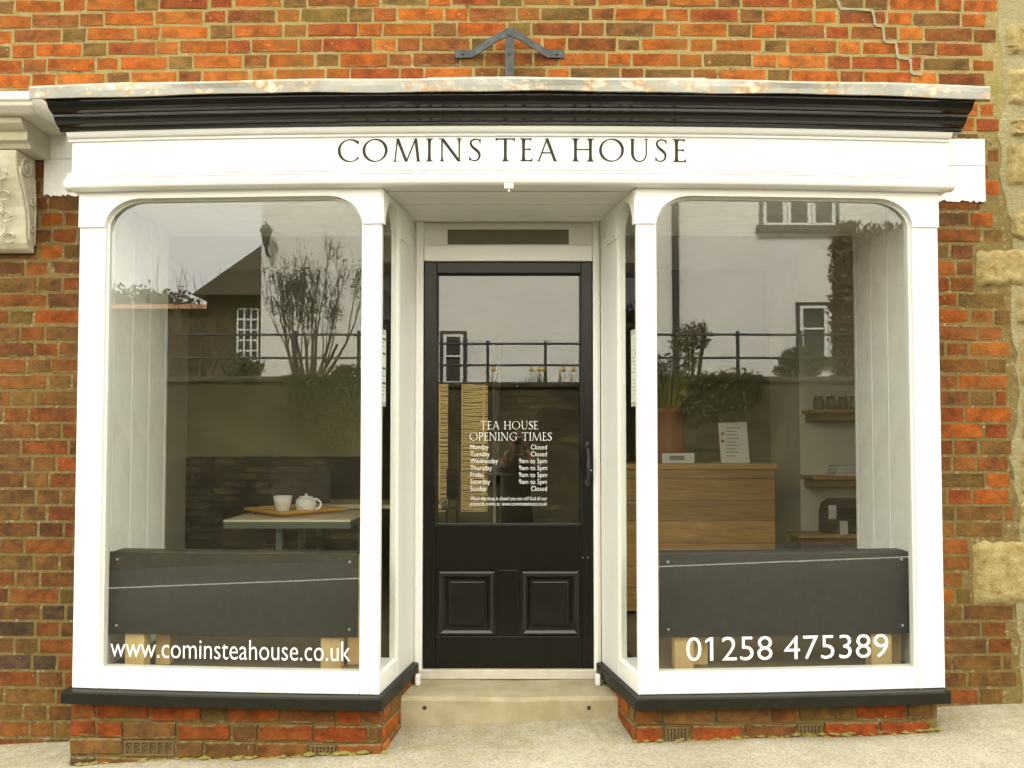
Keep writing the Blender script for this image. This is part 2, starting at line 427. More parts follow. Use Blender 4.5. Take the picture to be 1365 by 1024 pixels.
class MB:
    def __init__(s, T=None):
        s.v, s.f, s.mi, s.T, s.cur, s.tint = [], [], [], T, 0, []

    def add(s, vs, fs):
        k = len(s.v)
        s.v += [s.T(*p) if s.T else tuple(p) for p in vs]
        s.f += [tuple(i + k for i in f) for f in fs]
        s.mi += [s.cur] * len(fs)
        return s

    def box(s, x0, x1, y0, y1, z0, z1, seg=1):
        for q in range(1):
            vs, fs = [], []
            for i in range(seg + 1):
                x = x0 + (x1 - x0) * i / seg
                vs += [(x, y0, z0), (x, y1, z0), (x, y1, z1), (x, y0, z1)]
            for i in range(seg):
                a = 4 * i
                for j in range(4):
                    k = (j + 1) % 4
                    fs.append((a + j, a + k, a + 4 + k, a + 4 + j))
            fs.append((0, 3, 2, 1)); a = 4 * seg
            fs.append((a, a + 1, a + 2, a + 3))
            s.add(vs, [tuple(reversed(f)) for f in fs])
        return s

    def prism(s, prof, x0, x1, seg=1):
        """closed (y,z) profile pushed along x"""
        n = len(prof)
        vs, fs = [], []
        for i in range(seg + 1):
            x = x0 + (x1 - x0) * i / seg
            vs += [(x, y, z) for y, z in prof]
        for i in range(seg):
            for j in range(n):
                k = (j + 1) % n
                fs.append((n * i + j, n * i + k, n * (i + 1) + k, n * (i + 1) + j))
        fs.append(tuple(range(n - 1, -1, -1))); fs.append(tuple(n * seg + j for j in range(n)))
        s.add(vs, fs)
        return s

    def slab(s, top, bot, y0, y1):
        """strip between two (x,z) lines given thickness y0..y1"""
        n = len(top)
        vs = [(x, y0, z) for x, z in top] + [(x, y0, z) for x, z in bot] + [(x, y1, z) for x, z in top] + [(x, y1, z) for x, z in bot]
        fs = []
        for i in range(n - 1):
            fs += [(i, i + n, i + n + 1, i + 1), (2 * n + i, 2 * n + i + 1, 3 * n + i + 1, 3 * n + i),
                   (i, i + 1, 2 * n + i + 1, 2 * n + i), (n + i, 3 * n + i, 3 * n + i + 1, n + i + 1)]
        fs += [(0, 2 * n, 3 * n, n), (n - 1, 2 * n - 1, 4 * n - 1, 3 * n - 1)]
        s.add(vs, fs)
        return s

    def tube(s, pts, rad, n=6):
        pts = [Vector(p) for p in pts]
        rads = rad if isinstance(rad, (list, tuple)) else [rad] * len(pts)
        vs, fs = [], []
        up = Vector((0.13, 0.37, 0.92))
        for i, p in enumerate(pts):
            d = (pts[min(i + 1, len(pts) - 1)] - pts[max(i - 1, 0)]).normalized()
            a = d.cross(up)
            if a.length < 1e-3: a = d.cross(Vector((1, 0, 0)))
            a.normalize(); b = d.cross(a)
            for k in range(n):
                t = 2 * math.pi * k / n
                vs.append(tuple(p + (a * math.cos(t) + b * math.sin(t)) * rads[i]))
        for i in range(len(pts) - 1):
            for k in range(n):
                q = (k + 1) % n
                fs.append((n * i + k, n * i + q, n * (i + 1) + q, n * (i + 1) + k))
        fs.append(tuple(range(n - 1, -1, -1))); fs.append(tuple(n * (len(pts) - 1) + k for k in range(n)))
        s.add(vs, fs)
        return s

    def lathe(s, prof, c, n=24):
        vs, fs = [], []
        for r, z in prof:
            for k in range(n):
                t = 2 * math.pi * k / n
                vs.append((c[0] + r * math.cos(t), c[1] + r * math.sin(t), c[2] + z))
        for i in range(len(prof) - 1):
            for k in range(n):
                q = (k + 1) % n
                fs.append((n * i + k, n * i + q, n * (i + 1) + q, n * (i + 1) + k))
        fs.append(tuple(range(n - 1, -1, -1))); fs.append(tuple(n * (len(prof) - 1) + k for k in range(n)))
        s.add(vs, fs)
        return s

    def disc(s, x, y, z, r, depth=0.004, n=10):
        """a small round head facing the street"""
        vs = [(x + r * math.cos(2 * math.pi * k / n), y, z + r * math.sin(2 * math.pi * k / n)) for k in range(n)]
        vs += [(x + .6 * r * math.cos(2 * math.pi * k / n), y - depth, z + .6 * r * math.sin(2 * math.pi * k / n)) for k in range(n)]
        fs = [(k, (k + 1) % n, n + (k + 1) % n, n + k) for k in range(n)] + [tuple(range(n, 2 * n))]
        s.add(vs, fs)
        return s

    def leaf(s, p, size, n=None):
        a = Vector((R.gauss(0, 1), R.gauss(0, 1), R.gauss(0, 1))).normalized()
        b = a.cross(Vector((R.gauss(0, 1), R.gauss(0, 1), R.gauss(0, 1)))).normalized()
        p = Vector(p)
        s.add([tuple(p - a * size), tuple(p + b * size * .45), tuple(p + a * size), tuple(p - b * size * .45)], [(0, 1, 2, 3)])
        return s

    def build(s, name, mat, parent=None, wp=False, bevel=0.0, smooth=False, recalc=True):
        vs = [warp(p) for p in s.v] if wp else s.v
        lo = [min(p[i] for p in vs) for i in range(3)]
        hi = [max(p[i] for p in vs) for i in range(3)]
        c = Vector([(a + b) / 2 for a, b in zip(lo, hi)])
        if parent is None:
            c.z = lo[2]
        me = bpy.data.meshes.new(name)
        me.from_pydata([tuple(Vector(p) - c) for p in vs], [], s.f)
        for mm in (mat if isinstance(mat, (list, tuple)) else [mat]):
            me.materials.append(MATS[mm])
        if any(s.mi):
            me.polygons.foreach_set('material_index', s.mi)
        if recalc:
            import bmesh
            bm = bmesh.new(); bm.from_mesh(me)
            bmesh.ops.recalc_face_normals(bm, faces=bm.faces)
            bm.to_mesh(me); bm.free()
        if smooth:
            me.polygons.foreach_set('use_smooth', [True] * len(me.polygons))
        if s.tint:
            ca = me.color_attributes.new('tint', 'FLOAT_COLOR', 'POINT')
            ca.data.foreach_set('color', [q for t_ in s.tint for q in t_])
        o = bpy.data.objects.new(name, me)
        COL.objects.link(o)
        if parent is not None:
            o.parent = parent
            o.location = c - WORLD_LOC[parent]
        else:
            o.location = c
        WORLD_LOC[o] = c
        if bevel:
            md = o.modifiers.new('soft_edge', 'BEVEL')
            md.width = bevel; md.segments = 2; md.limit_method = 'ANGLE'
        return o


def thing(name, label, cat, loc, group=None):
    o = bpy.data.objects.new(name, None)
    COL.objects.link(o)
    o.location = loc
    o.empty_display_size = 0.1
    WORLD_LOC[o] = Vector(loc)
    o['label'] = label; o['category'] = cat
    if group: o['group'] = group
    return o


def part_empty(name, parent, loc):
    o = bpy.data.objects.new(name, None)
    COL.objects.link(o)
    o.parent = parent
    o.location = Vector(loc) - WORLD_LOC[parent]
    WORLD_LOC[o] = Vector(loc)
    return o


def tag(o, label, cat, group=None):
    o['label'] = label; o['category'] = cat
    if group: o['group'] = group
    return o


def structure(o):
    o['kind'] = 'structure'
    return o


def copy_tree(o, parent=None):
    c = o.copy()
    COL.objects.link(c)
    if parent is not None: c.parent = parent
    WORLD_LOC[c] = WORLD_LOC[o]
    for ch in [k for k in bpy.data.objects if k.parent == o]:
        copy_tree(ch, c)
    return c


# ------------------------------------------------------------------ lettering
def sans(body, x0, x1, z0, z1, y, mb, fit_w=True, align='L'):
    """built-in sans lettering laid into the rectangle x0..x1, z0..z1 at depth y; z0/z1 bound the cap height"""
    cu = bpy.data.curves.new('tmp', 'FONT'); cu.body = body; cu.resolution_u = 3; cu.offset = -.006
    o = bpy.data.objects.new('tmp', cu); COL.objects.link(o)
    bpy.context.view_layer.update()
    me = o.evaluated_get(bpy.context.evaluated_depsgraph_get()).to_mesh()
    vs = [tuple(v.co) for v in me.vertices]; fs = [tuple(p.vertices) for p in me.polygons]
    bpy.data.objects.remove(o); bpy.data.curves.remove(cu)
    xa, xb = min(v[0] for v in vs), max(v[0] for v in vs)
    sz = (z1 - z0) / CAP
    sx = (x1 - x0) / (xb - xa) if fit_w else sz * 0.84
    if fit_w: off = x0 - xa * sx
    elif align == 'L': off = x0 - xa * sx
    else: off = x1 - xb * sx
    mb.add([(off + v[0] * sx, y, z0 + v[1] * sz) for v in vs], fs)
    if '1' in body:                                     # give the plain figure one its flag
        up = list(range(len(vs)))
        def root(i):
            while up[i] != i: i = up[i]
            return i
        for f in fs:
            for i in f[1:]: up[root(i)] = root(f[0])
        isl = {}
        for i, v in enumerate(vs): isl.setdefault(root(i), []).append(v)
        for g_ in isl.values():
            xl, xr = min(v[0] for v in g_), max(v[0] for v in g_); yt = max(v[1] for v in g_); yb = min(v[1] for v in g_)
            if xr - xl < .25 * (yt - yb) and yt - yb > .85 * CAP:
                q = [(xl, yt), (xl, yt - .14 * CAP), (xl - .20 * CAP, yt - .24 * CAP), (xl - .20 * CAP, yt - .13 * CAP)]
                mb.add([(off + a * sx, y, z0 + b * sz) for a, b in q], [(0, 1, 2, 3)])


def _cap():
    cu = bpy.data.curves.new('tmp', 'FONT'); cu.body = 'H'
    o = bpy.data.objects.new('tmp', cu); COL.objects.link(o)
    bpy.context.view_layer.update()
    h = o.dimensions[1]
    bpy.data.objects.remove(o); bpy.data.curves.remove(cu)
    return h


CAP = _cap()
TK, TN = 0.125, 0.056                                   # thick and thin strokes of the inscriptional capitals


def ribbon(pts, ws):
    L, Rr = [], []
    for i, p in enumerate(pts):
        a, b = pts[max(i - 1, 0)], pts[min(i + 1, len(pts) - 1)]
        dx, dy = b[0] - a[0], b[1] - a[1]
        q = math.hypot(dx, dy) or 1
        nx, ny = -dy / q, dx / q
        L.append((p[0] + nx * ws[i] / 2, p[1] + ny * ws[i] / 2)); Rr.append((p[0] - nx * ws[i] / 2, p[1] - ny * ws[i] / 2))
    return L, Rr


def stem(x, w, y0=0, y1=1, top=True, foot=True):
    """vertical stroke with slightly flared ends and bracketed serifs"""
    ys = [0, .025, .05, .12, .3, .7, .88, .95, .975, 1]
    s = .62 * w + .045
    ww = [w + 2 * s if foot else w, w + 1.7 * s if foot else w, w + .6 * s if foot else w, w + .18 * s if foot else w, w, w,
          w + .18 * s if top else w, w + .6 * s if top else w, w + 1.7 * s if top else w, w + 2 * s if top else w]
    return [([(x - b / 2, y0 + (y1 - y0) * a) for a, b in zip(ys, ww)], [(x + b / 2, y0 + (y1 - y0) * a) for a, b in zip(ys, ww)])]


def diag(x0, y0, x1, y1, w):
    """stroke cut level at both ends; w is its width across"""
    q = math.hypot(x1 - x0, y1 - y0)
    h = w * q / abs(y1 - y0) / 2
    return ([(x0 - h, y0), (x1 - h, y1)], [(x0 + h, y0), (x1 + h, y1)])


def foot(x, y, w, up):
    h = 0.028 if up else -0.028
    return ([(x - w / 2, y), (x - w * .2, y + h * 1.6)], [(x + w / 2, y), (x + w * .2, y + h * 1.6)])


def hbar(x0, x1, y, end=0, end2=0):
    """thin horizontal with a flared tip (end: rise, end2: fall)"""
    t = TN / 2
    n = 8
    top, bot = [], []
    for i in range(n + 1):
        a = i / n
        fl = max(0, (a - .68) / .32) ** 2
        top.append((x0 + (x1 - x0) * a, y + t + end * fl)); bot.append((x0 + (x1 - x0) * a, y - t - end2 * fl))
    return (top, bot)


def arc(cx, cy, rx, ry, a0, a1, n=40, tilt=0.25):
    pts, ws = [], []
    for i in range(n + 1):
        t = math.radians(a0 + (a1 - a0) * i / n)
        pts.append((cx + rx * math.cos(t), cy + ry * math.sin(t)))
        ws.append(TN * .8 + (TK - TN * .8) * abs(math.cos(t - tilt)) ** 1.6)
    return pts, ws


def spline(P, n=12):
    out = []
    Q = [P[0]] + P + [P[-1]]
    for i in range(1, len(Q) - 2):
        for k in range(n):
            t = k / n
            o = []
            for j in range(len(P[0])):
                a, b, c, d = Q[i - 1][j], Q[i][j], Q[i + 1][j], Q[i + 2][j]
                o.append(.5 * (2 * b + (c - a) * t + (2 * a - 5 * b + 4 * c - d) * t * t + (3 * b - a - 3 * c + d) * t ** 3))
            out.append(tuple(o))
    out.append(P[-1])
    return out


def glyph(ch):
    """(strips, width) for cap height 1"""
    if ch == 'O':
        p, w = arc(.53, .5, .475, .475, 0, 360, 56); return [ribbon(p, w)], 1.06
    if ch in 'CG':
        p, w = arc(.53, .5, .475, .475, 47, 313 if ch == 'C' else 322, 44)
        st = [ribbon(p, w)]
        st.append(([(p[0][0] - .03, p[0][1] + .02), (p[0][0] + .05, p[0][1] + .10)], [(p[0][0] - .01, p[0][1] - .05), (p[0][0] + .06, p[0][1] - .10)]))
        if ch == 'C':
            st.append(([(p[-1][0] - .03, p[-1][1] + .03), (p[-1][0] + .06, p[-1][1] + .09)], [(p[-1][0] - .03, p[-1][1] - .03), (p[-1][0] + .05, p[-1][1] - .03)]))
            return st, .93
        st += stem(.86, TK * .9, .08, .46, True, False)
        return st, 1.0
    if ch == 'S':
        c = spline([(.50, .83, .05), (.45, .925, .05), (.31, .965, .055), (.13, .90, .075), (.085, .76, .095), (.17, .62, .115), (.32, .50, .13), (.45, .37, .115), (.475, .22, .095), (.40, .085, .07), (.23, .03, .055), (.09, .085, .05), (.04, .18, .05)])
        st = [ribbon([q[:2] for q in c], [q[2] for q in c])]
        st.append(([(.44, .92), (.53, .97)], [(.47, .84), (.525, .76)])); st.append(([(.01, .24), (.06, .17)], [(.005, .03), (.10, .08)]))
        return st, .54
    if ch == 'I': return stem(.12, TK), .24
    if ch == 'H': return stem(.14, TK) + stem(.78, TK) + [hbar(.14, .78, .52)], .92
    if ch == 'T':
        return stem(.42, TK, top=False) + [hbar(.42, .83, .968, 0.015, .10), hbar(.42, .01, .968, .015, .10)], .84
    if ch == 'E':
        return stem(.12, TK) + [hbar(.12, .47, .968, .01, .09), hbar(.12, .43, .52, .05, .05), hbar(.12, .52, .032, .11, .01)], .52
    if ch == 'P':
        p = spline([(.12, .965, TN), (.30, .965, TN), (.45, .90, .09), (.51, .74, TK), (.45, .56, .09), (.30, .48, TN), (.17, .49, TN)])
        return stem(.12, TK) + [ribbon([q[:2] for q in p], [q[2] for q in p])], .58
    if ch == 'N':
        return [diag(.14, 1, .86, 0, TK)] + stem(.14, TN * 1.15, top=False) + stem(.86, TN * 1.15, foot=False) + [foot(.08, 1, .22, False)], 1.02
    if ch == 'M':
        return [diag(.10, 0, .21, 1, TN * 1.1), diag(.21, 1, .60, 0, TK), diag(.60, 0, 1.0, 1, TN * 1.1), diag(1.0, 1, 1.12, 0, TK), foot(.10, 0, .22, True), foot(1.12, 0, .27, True)], 1.24
    if ch == 'A':
        return [diag(.09, 0, .46, 1, TN * 1.1), diag(.44, 1, .80, 0, TK), foot(.09, 0, .2, True), foot(.81, 0, .26, True), hbar(.22, .66, .37)], .9
    if ch == 'U':
        p = spline([(.15, .96, TK), (.15, .55, TK), (.16, .28, TK), (.26, .09, .085), (.45, .02, TN), (.64, .09, TN), (.74, .28, TN), (.75, .55, TN), (.75, .96, TN)])
        return [ribbon([q[:2] for q in p], [q[2] for q in p]), foot(.15, 1, .28, False), foot(.75, 1, .22, False)], .88
    return [], .36


def serif_letter(mb, ch, x, z, h, y, sx=1.0):
    st, w = glyph(ch)
    for k, (a, b) in enumerate(st):
        n = len(a)
        vs = [(x + p[0] * h * sx, y - 0.00012 * k, z + p[1] * h) for p in a] + [(x + p[0] * h * sx, y - 0.00012 * k, z + p[1] * h) for p in b]
        mb.add(vs, [(i, i + 1, n + i + 1, n + i) for i in range(n - 1)])
    return w * h * sx


def serif_line(mb, text, x0, x1, z, h, y, gap=.12):
    ws = [glyph(c)[1] for c in text]
    nat = (sum(ws) + gap * (len(text) - 1)) * h
    sx = (x1 - x0) / nat
    x = x0
    for c, w in zip(text, ws):
        serif_letter(mb, c, x, z, h, y, sx)
        x += (w + gap) * h * sx


# ------------------------------------------------------------------ the setting: ground
def gz(x, y):
    """the street climbs gently to the right; the pavement falls a little towards the kerb"""
    return 0.015 + 0.039 * x + (0.08 * (y - 3.97) if y > 3.4 else -0.0456 + 0.02 * (y - 3.4))


def sheet(name, mat, xs, ys, zf):
    m = MB()
    n = len(ys)
    m.add([(x, y, zf(x, y)) for x in xs for y in ys], [(i * n + j, (i + 1) * n + j, (i + 1) * n + j + 1, i * n + j + 1) for i in range(len(xs) - 1) for j in range(n - 1)])
    return structure(m.build(name, mat, recalc=False))


frange = lambda a, b, n: [a + (b - a) * i / n for i in range(n + 1)]
pw = R.random
sheet('pavement', 'pavement_screed', frange(-12, 12, 160), frange(2.62, 4.3, 30),
      lambda x, y: gz(x, y) + 0.004 * math.sin(3.1 * x + 1.7 * y) + 0.003 * math.sin(7.3 * x - 5 * y) + 0.002 * (R.random() - .5))
kb = MB()
for i in range(27):
    x = -12 + i * .9
    kb.prism([(2.50, gz(x, 2.6) - .16), (2.616, gz(x, 2.6) - .16), (2.616, gz(x, 2.6) - .004), (2.51, gz(x, 2.6) - .008)], x, x + .892)
structure(kb.build('kerb', 'kerb_stone', bevel=.008))
RZ = -0.19
sheet('road', 'asphalt', frange(-40, 40, 16), [-4.3, 2.7], lambda x, y: RZ + 0.039 * x)
sheet('road_marking', 'road_paint', frange(-14, 14, 28), [-2.40, -2.30], lambda x, y: RZ + 0.004 + 0.039 * x)
sheet('far_pavement', 'asphalt', frange(-14, 14, 4), [-4.2, -3.15], lambda x, y: RZ + 0.005 + 0.039 * x)
sheet('ground', 'turf', [-600, 600], [-600, 600], lambda x, y: -1.9)
TZ = 2.06
terr = MB(); terr.box(-30, 30, -70, -4.32, -1.5, TZ)
structure(terr.build('garden_terrace', 'turf'))

# ------------------------------------------------------------------ the brick front wall
YW = 3.97
wall = thing('brick_wall', 'orange and brown brick house front around and above the shop window', 'wall', (0, YW, 0))
mb = MB()
mb.box(-5, -1.86, YW - .0035, YW + .25, -.4, 2.70); mb.box(1.79, 5, YW - .0035, YW + .25, -.4, 2.70)
mb.box(-5, 5, YW - .0035, YW + .25, 2.70, 6.4)
mb.build('mortar_bed', 'mortar', wall)
MB().box(-5, 5, YW + .252, 12.3, 2.79, 6.4).build('upper_storey', 'house_brickwork', wall)
MB().prism([(3.6, 6.35), (8.1, 9.2), (12.6, 6.35)], -5.3, 5.3).build('roof', 'roof_tile', wall)


def brick_mesh(L, H=.0655, D=.06, seed=0):
    """a hand-made brick: worn arrises, slightly uneven face"""
    r = random.Random(seed)
    j = lambda a: (r.random() - .5) * a
    c = .0045
    o = [(-L / 2, -H / 2), (L / 2, -H / 2), (L / 2, H / 2), (-L / 2, H / 2)]
    o = [(x + j(.006), z + j(.005)) for x, z in o]
    ring = []
    for i in range(4):
        a, b = o[i], o[(i + 1) % 4]
        ring += [a, ((a[0] + b[0]) / 2 + (j(.004) if i % 2 else 0), (a[1] + b[1]) / 2 + (0 if i % 2 else j(.005)))]
    inn = [(x * (1 - 2 * c / L) + j(.002), z * (1 - 2 * c / H) + j(.001)) for x, z in ring]
    vs = [(x, 0, z) for x, z in ring] + [(x, -.0075 + j(.0015), z) for x, z in ring] + [(x, -.0105 + j(.002), z) for x, z in inn]
    n = 8
    fs = []
    for k in (0, n):
        for i in range(n):
            q = (i + 1) % n
            fs.append((k + i, k + q, k + n + q, k + n + i))
    vs.append((j(.01), -.0112 + j(.002), j(.006)))
    for i in range(n):
        fs.append((2 * n + i, 2 * n + (i + 1) % n, 3 * n))
    me = bpy.data.meshes.new('brick')
    me.from_pydata(vs, [], fs)
    me.materials.append(MATS['brick'])
    return me


STR = [brick_mesh(.2165, seed=i) for i in range(9)]
HDR = [brick_mesh(.1035, seed=40 + i) for i in range(7)]
PAL = {
    'orange': (.36, .092, .013), 'bright': (.41, .122, .020), 'red': (.285, .066, .015), 'rust': (.235, .076, .019),
    'brown': (.195, .090, .026), 'olive': (.172, .097, .026), 'dark': (.105, .064, .031), 'umber': (.175, .069, .021)}
MIXES = {'top': ['orange'] * 7 + ['bright'] * 3 + ['red'] * 3 + ['rust'] * 4 + ['brown'] * 2 + ['olive'] * 2,
         'left': ['rust'] * 7 + ['brown'] * 5 + ['olive'] * 2 + ['umber'] * 4 + ['orange'] + ['dark'],
         'right': ['orange'] * 3 + ['red'] * 2 + ['rust'] * 5 + ['brown'] * 4 + ['olive'] * 1 + ['umber'] * 2,
         'foot': ['dark'] * 2 + ['brown'] * 4 + ['rust'] * 3 + ['umber'] * 3}


def tint(kind):
    c = PAL[R.choice(MIXES[kind])]
    k = .85 + .3 * R.random()
    return (c[0] * k, c[1] * k * (.94 + .12 * R.random()), c[2] * k, 1)


def put_brick(parent, L, x, y, z, sx, sz, col, rz=0.0):
    me = R.choice(STR if L > .15 else HDR)
    o = bpy.data.objects.new('brick', me)
    COL.objects.link(o)
    o.parent = parent
    o.location = Vector((x, y, z)) - WORLD_LOC[parent]
    o.scale = (sx, 1, sz)
    o.rotation_euler = (0, (R.random() - .5) * .016, rz)
    o.color = col
    return o


STONES = [(2.115, 2.60, 2.015, 2.185), (2.075, 2.60, .550, .845), (2.265, 2.60, 2.48, 2.68), (2.285, 2.60, 2.235, 2.36), (2.275, 2.60, 3.10, 3.25),
          (2.30, 2.6, 1.84, 1.97), (2.315, 2.6, 1.31, 1.50), (2.30, 2.6, .88, 1.02), (2.29, 2.6, 2.72, 2.80), (2.28, 2.6, 2.86, 3.04), (2.30, 2.6, .44, .53),
          (2.31, 2.60, 1.55, 1.80), (2.305, 2.60, 1.06, 1.26), (2.30, 2.60, .22, .40)]


def edge_x(z, row):
    """where the brickwork ends against the old stone quoin on the right"""
    e = 2.25 + (.02 if row % 2 else 0)
    if z > 2.78: e = 2.215 + (.03 if row % 2 else 0)
    elif z > 2.30: e = 2.185 + (.05 if row % 2 else 0)
    for (x0, x1, z0, z1) in STONES[:2]:
        if z0 - .03 < z < z1 + .03: e = x0 - .008
    return e


rows = []
z = 2.866
while z < 6.3:
    rows.append((z, .0715, 'top')); z += .0715
z = 2.866 - .0715
while z > 2.70:
    rows.append((z, .0715, 'top')); z -= .0715
z -= .003
while z > -.35:
    rows.append((z, .0765, 'side')); z -= .0765
far = MB()
count = tot = 0
for ri, (zc, ch, zone) in enumerate(rows):
    par = int(round(zc / .0735)) % 2
    x = -5.0 + (.0 if par else .171) + R.uniform(-.02, .02)
    k = par
    while x < 5.0:
        L = .2165 if k % 2 == 0 else .1035
        sx = 1 + R.uniform(-.035, .035)
        w = L * sx
        xc = x + w / 2
        x += w + .0105
        k += 1
        if R.random() < .05: k += 1
        x0, x1 = xc - w / 2, xc + w / 2
        if zc < 2.79 and x0 > -1.905 and x1 < 1.80: continue
        if zc < 2.66 and x0 < -1.88 < x1:                       # closers cut against the shop front
            x1 = min(x1, -1.872)
        if zc < 2.66 and x0 < 1.79 < x1: x0 = 1.79
        er = edge_x(zc, ri)
        if 1.0 < x0 and x1 > er and x0 < er: x1 = er
        if x0 >= er and x0 < 2.6 and zc < 6: continue
        if x1 - x0 < .035: continue
        if zc < gz(xc, 3.9) - .06: continue
        w = x1 - x0
        xc = (x0 + x1) / 2
        zz = zc - .012 * (zc - 1.25) * (xc / 1.9) ** 2
        if zone == 'top': kind = 'top'
        elif xc < 0: kind = 'left' if zc > .25 else 'foot'
        else: kind = 'right' if zc > .42 else 'foot'
        if 1 < xc and zc < .16: kind = 'top'
        hid = (-2.19 < x0 and x1 < -1.9 and 2.46 < zc < 2.70) or (1.83 < x0 and x1 < 2.16 and 2.44 < zc < 2.68) or (x1 < -2.25 and 2.2 < zc < 2.76)
        if zc < 2.93 and -1.93 < x0 and x1 < 1.88: hid = True
        seen = -2.44 < x1 and x0 < 2.40 and zc < 3.40 and not hid
        tot += seen
        LL = .2165 if w > .15 else .1035
        if seen and count < 299:
            put_brick(wall, LL, xc, YW + .004 + R.uniform(-.002, .0025), zz, w / LL, ch / .0765 * (1 + R.uniform(-.03, .03)), tint(kind))
            count += 1
        else:
            h = ch * .43
            far.add([(x0, YW + .004, zz - h), (x1, YW + .004, zz - h), (x1, YW + .004, zz + h), (x0, YW + .004, zz + h),
                     (x0 + .003, YW - .006, zz - h + .003), (x1 - .003, YW - .006, zz - h + .003), (x1 - .003, YW - .006, zz + h - .003), (x0 + .003, YW - .006, zz + h - .003)],
                    [(0, 1, 5, 4), (1, 2, 6, 5), (2, 3, 7, 6), (3, 0, 4, 7), (4, 5, 6, 7)])
            far.tint += [tint(kind)] * 8
print('bricks on wall', count, 'of', tot)
fo = far.build('brick_field', 'brick_tinted', wall)
fo['kind'] = 'stuff'

# stone quoin blocks and their pale mortar on the right
mb = MB()
n = 60
pts = []
for i in range(n + 1):
    zz = -.1 + 3.6 * i / n
    pts.append((2.272 + .018 * math.sin(zz * 9) + .03 * R.random() - (.03 if zz > 2.3 else 0), zz))
mb.slab([(2.62, q[1]) for q in pts], pts, YW - .005, YW + .003)
mb.build('quoin_bedding', 'quoin_mortar', wall)
for i, (x0, x1, z0, z1) in enumerate(STONES):
    n1, n2 = 16, 11
    vs, fs = [], []
    for a in range(n1 + 1):
        for b in range(n2 + 1):
            u, v = a / n1, b / n2
            ed = min(u, 1 - u, v, 1 - v)
            xx = x0 + (x1 - x0) * u + (R.random() - .5) * .010
            zz = z0 + (z1 - z0) * v + (R.random() - .5) * .018
            vs.append((xx, YW + .002 if ed == 0 else YW - .018 - .007 * R.random(), zz))
    for a in range(n1):
        for b in range(n2):
            q = a * (n2 + 1) + b
            fs.append((q, q + n2 + 1, q + n2 + 2, q + 1))
    mb = MB(); mb.add(vs, fs)
    mb.build('stone_block', 'ashlar_stone', wall, smooth=True, recalc=True)

# painted strips beside the fascia
for (x0, x1, z0, z1) in ((-2.194, -1.93, 2.438, 2.735), (1.84, 2.165, 2.41, 2.70)):
    mb = MB()
    nn = 24
    top = [(x0 + (x1 - x0) * i / nn, z1 + .003 * (R.random() - .5)) for i in range(nn + 1)]
    bot = [(x0 + (x1 - x0) * i / nn, z0 + .016 * (R.random() - .5)) for i in range(nn + 1)]
    mid = [(x, (z0 + z1) / 2 + .02 + .002 * R.random()) for x, _ in top]
    mb.slab(top, mid, YW - .017, YW - .002)
    mb.slab([(x, zq - .002) for x, zq in mid], bot, YW - .0155, YW - .002)
    mb.build('painted_patch', 'white_matt', wall)

# the stepped crack made good with pale mortar, upper right
crack = [(1115, 0), (1119, 13), (1162, 15), (1166, 35), (1176, 37), (1178, 57), (1193, 58), (1196, 78), (1212, 80), (1214, 99), (1228, 101)]
cw = [at(x, y, YW) for x, y in crack]
mb = MB()
for a, b in zip(cw, cw[1:]):
    n = 5
    L1, L2 = [], []
    for i in range(n + 1):
        x = a[0] + (b[0] - a[0]) * i / n; zq = a[1] + (b[1] - a[1]) * i / n
        w = .004 + .004 * R.random()
        hz = abs(b[0] - a[0]) > abs(b[1] - a[1])
        L1.append((x - (0 if hz else w), zq + (w if hz else 0))); L2.append((x + (0 if hz else w), zq - (w if hz else 0)))
    yo = R.uniform(0, .001)
    mb.slab(L1, L2, YW - .0105 - yo, YW + .002 + yo)
mb.build('crack_repair', 'repair_mortar', wall)

# ------------------------------------------------------------------ carved stone corbel of the neighbouring doorway
cor = thing('stone_corbel', 'carved stone scroll bracket carrying a moulded doorway hood, at the left edge', 'corbel', (-2.4, YW, 2.16))
mb = MB()
prof = [(YW - .012, 2.80), (3.645, 2.80), (3.645, 2.762), (3.655, 2.757), (3.657, 2.742), (3.67, 2.732), (3.69, 2.716), (3.70, 2.715), (YW - .012, 2.715)]
mb.prism(prof, -3.6, -2.085)
mb.build('hood_slab', 'carved_stone_pale', cor, bevel=.006)
mb = MB()
mb.prism([(YW - .012, 2.713), (3.715, 2.713), (3.72, 2.69), (3.745, 2.672), (3.765, 2.665), (3.765, 2.628), (3.785, 2.62), (3.80, 2.60), (YW - .012, 2.60)], -3.6, -2.165)
mb.build('hood_moulding', 'carved_stone', cor, bevel=.004)
mb = MB()
S_ = [(2.598, 3.80), (2.57, 3.795), (2.53, 3.80), (2.48, 3.815), (2.42, 3.845), (2.36, 3.868), (2.30, 3.882), (2.24, 3.885), (2.20, 3.893), (2.175, 3.91), (2.165, 3.94)]
mb.prism([(YW - .012, 2.598)] + [(y, zq) for zq, y in S_] + [(YW - .012, 2.165)], -2.62, -2.232)
mb.build('scroll_bracket', 'carved_stone', cor, bevel=.006)
mb = MB()
def spiral(cy_, cz_, r0, turns, sgn, start=0.0):
    return [(-2.228, cy_ + sgn * r0 * (1 - .8 * t / 40) * math.cos(start + turns * 2 * math.pi * t / 40), cz_ + r0 * (1 - .8 * t / 40) * math.sin(start + turns * 2 * math.pi * t / 40)) for t in range(41)]
mb.tube(spiral(3.875, 2.535, .046, 1.6, 1, 1.2), .007, 5)
mb.tube(spiral(3.925, 2.395, .022, 1.4, -1, 1.0), .006, 5)
mb.tube(spiral(3.932, 2.27, .018, 1.3, 1, 1.0), .005, 5)
mb.tube([(-2.228, y + .018, zq) for zq, y in S_[2:9]], .006, 5)
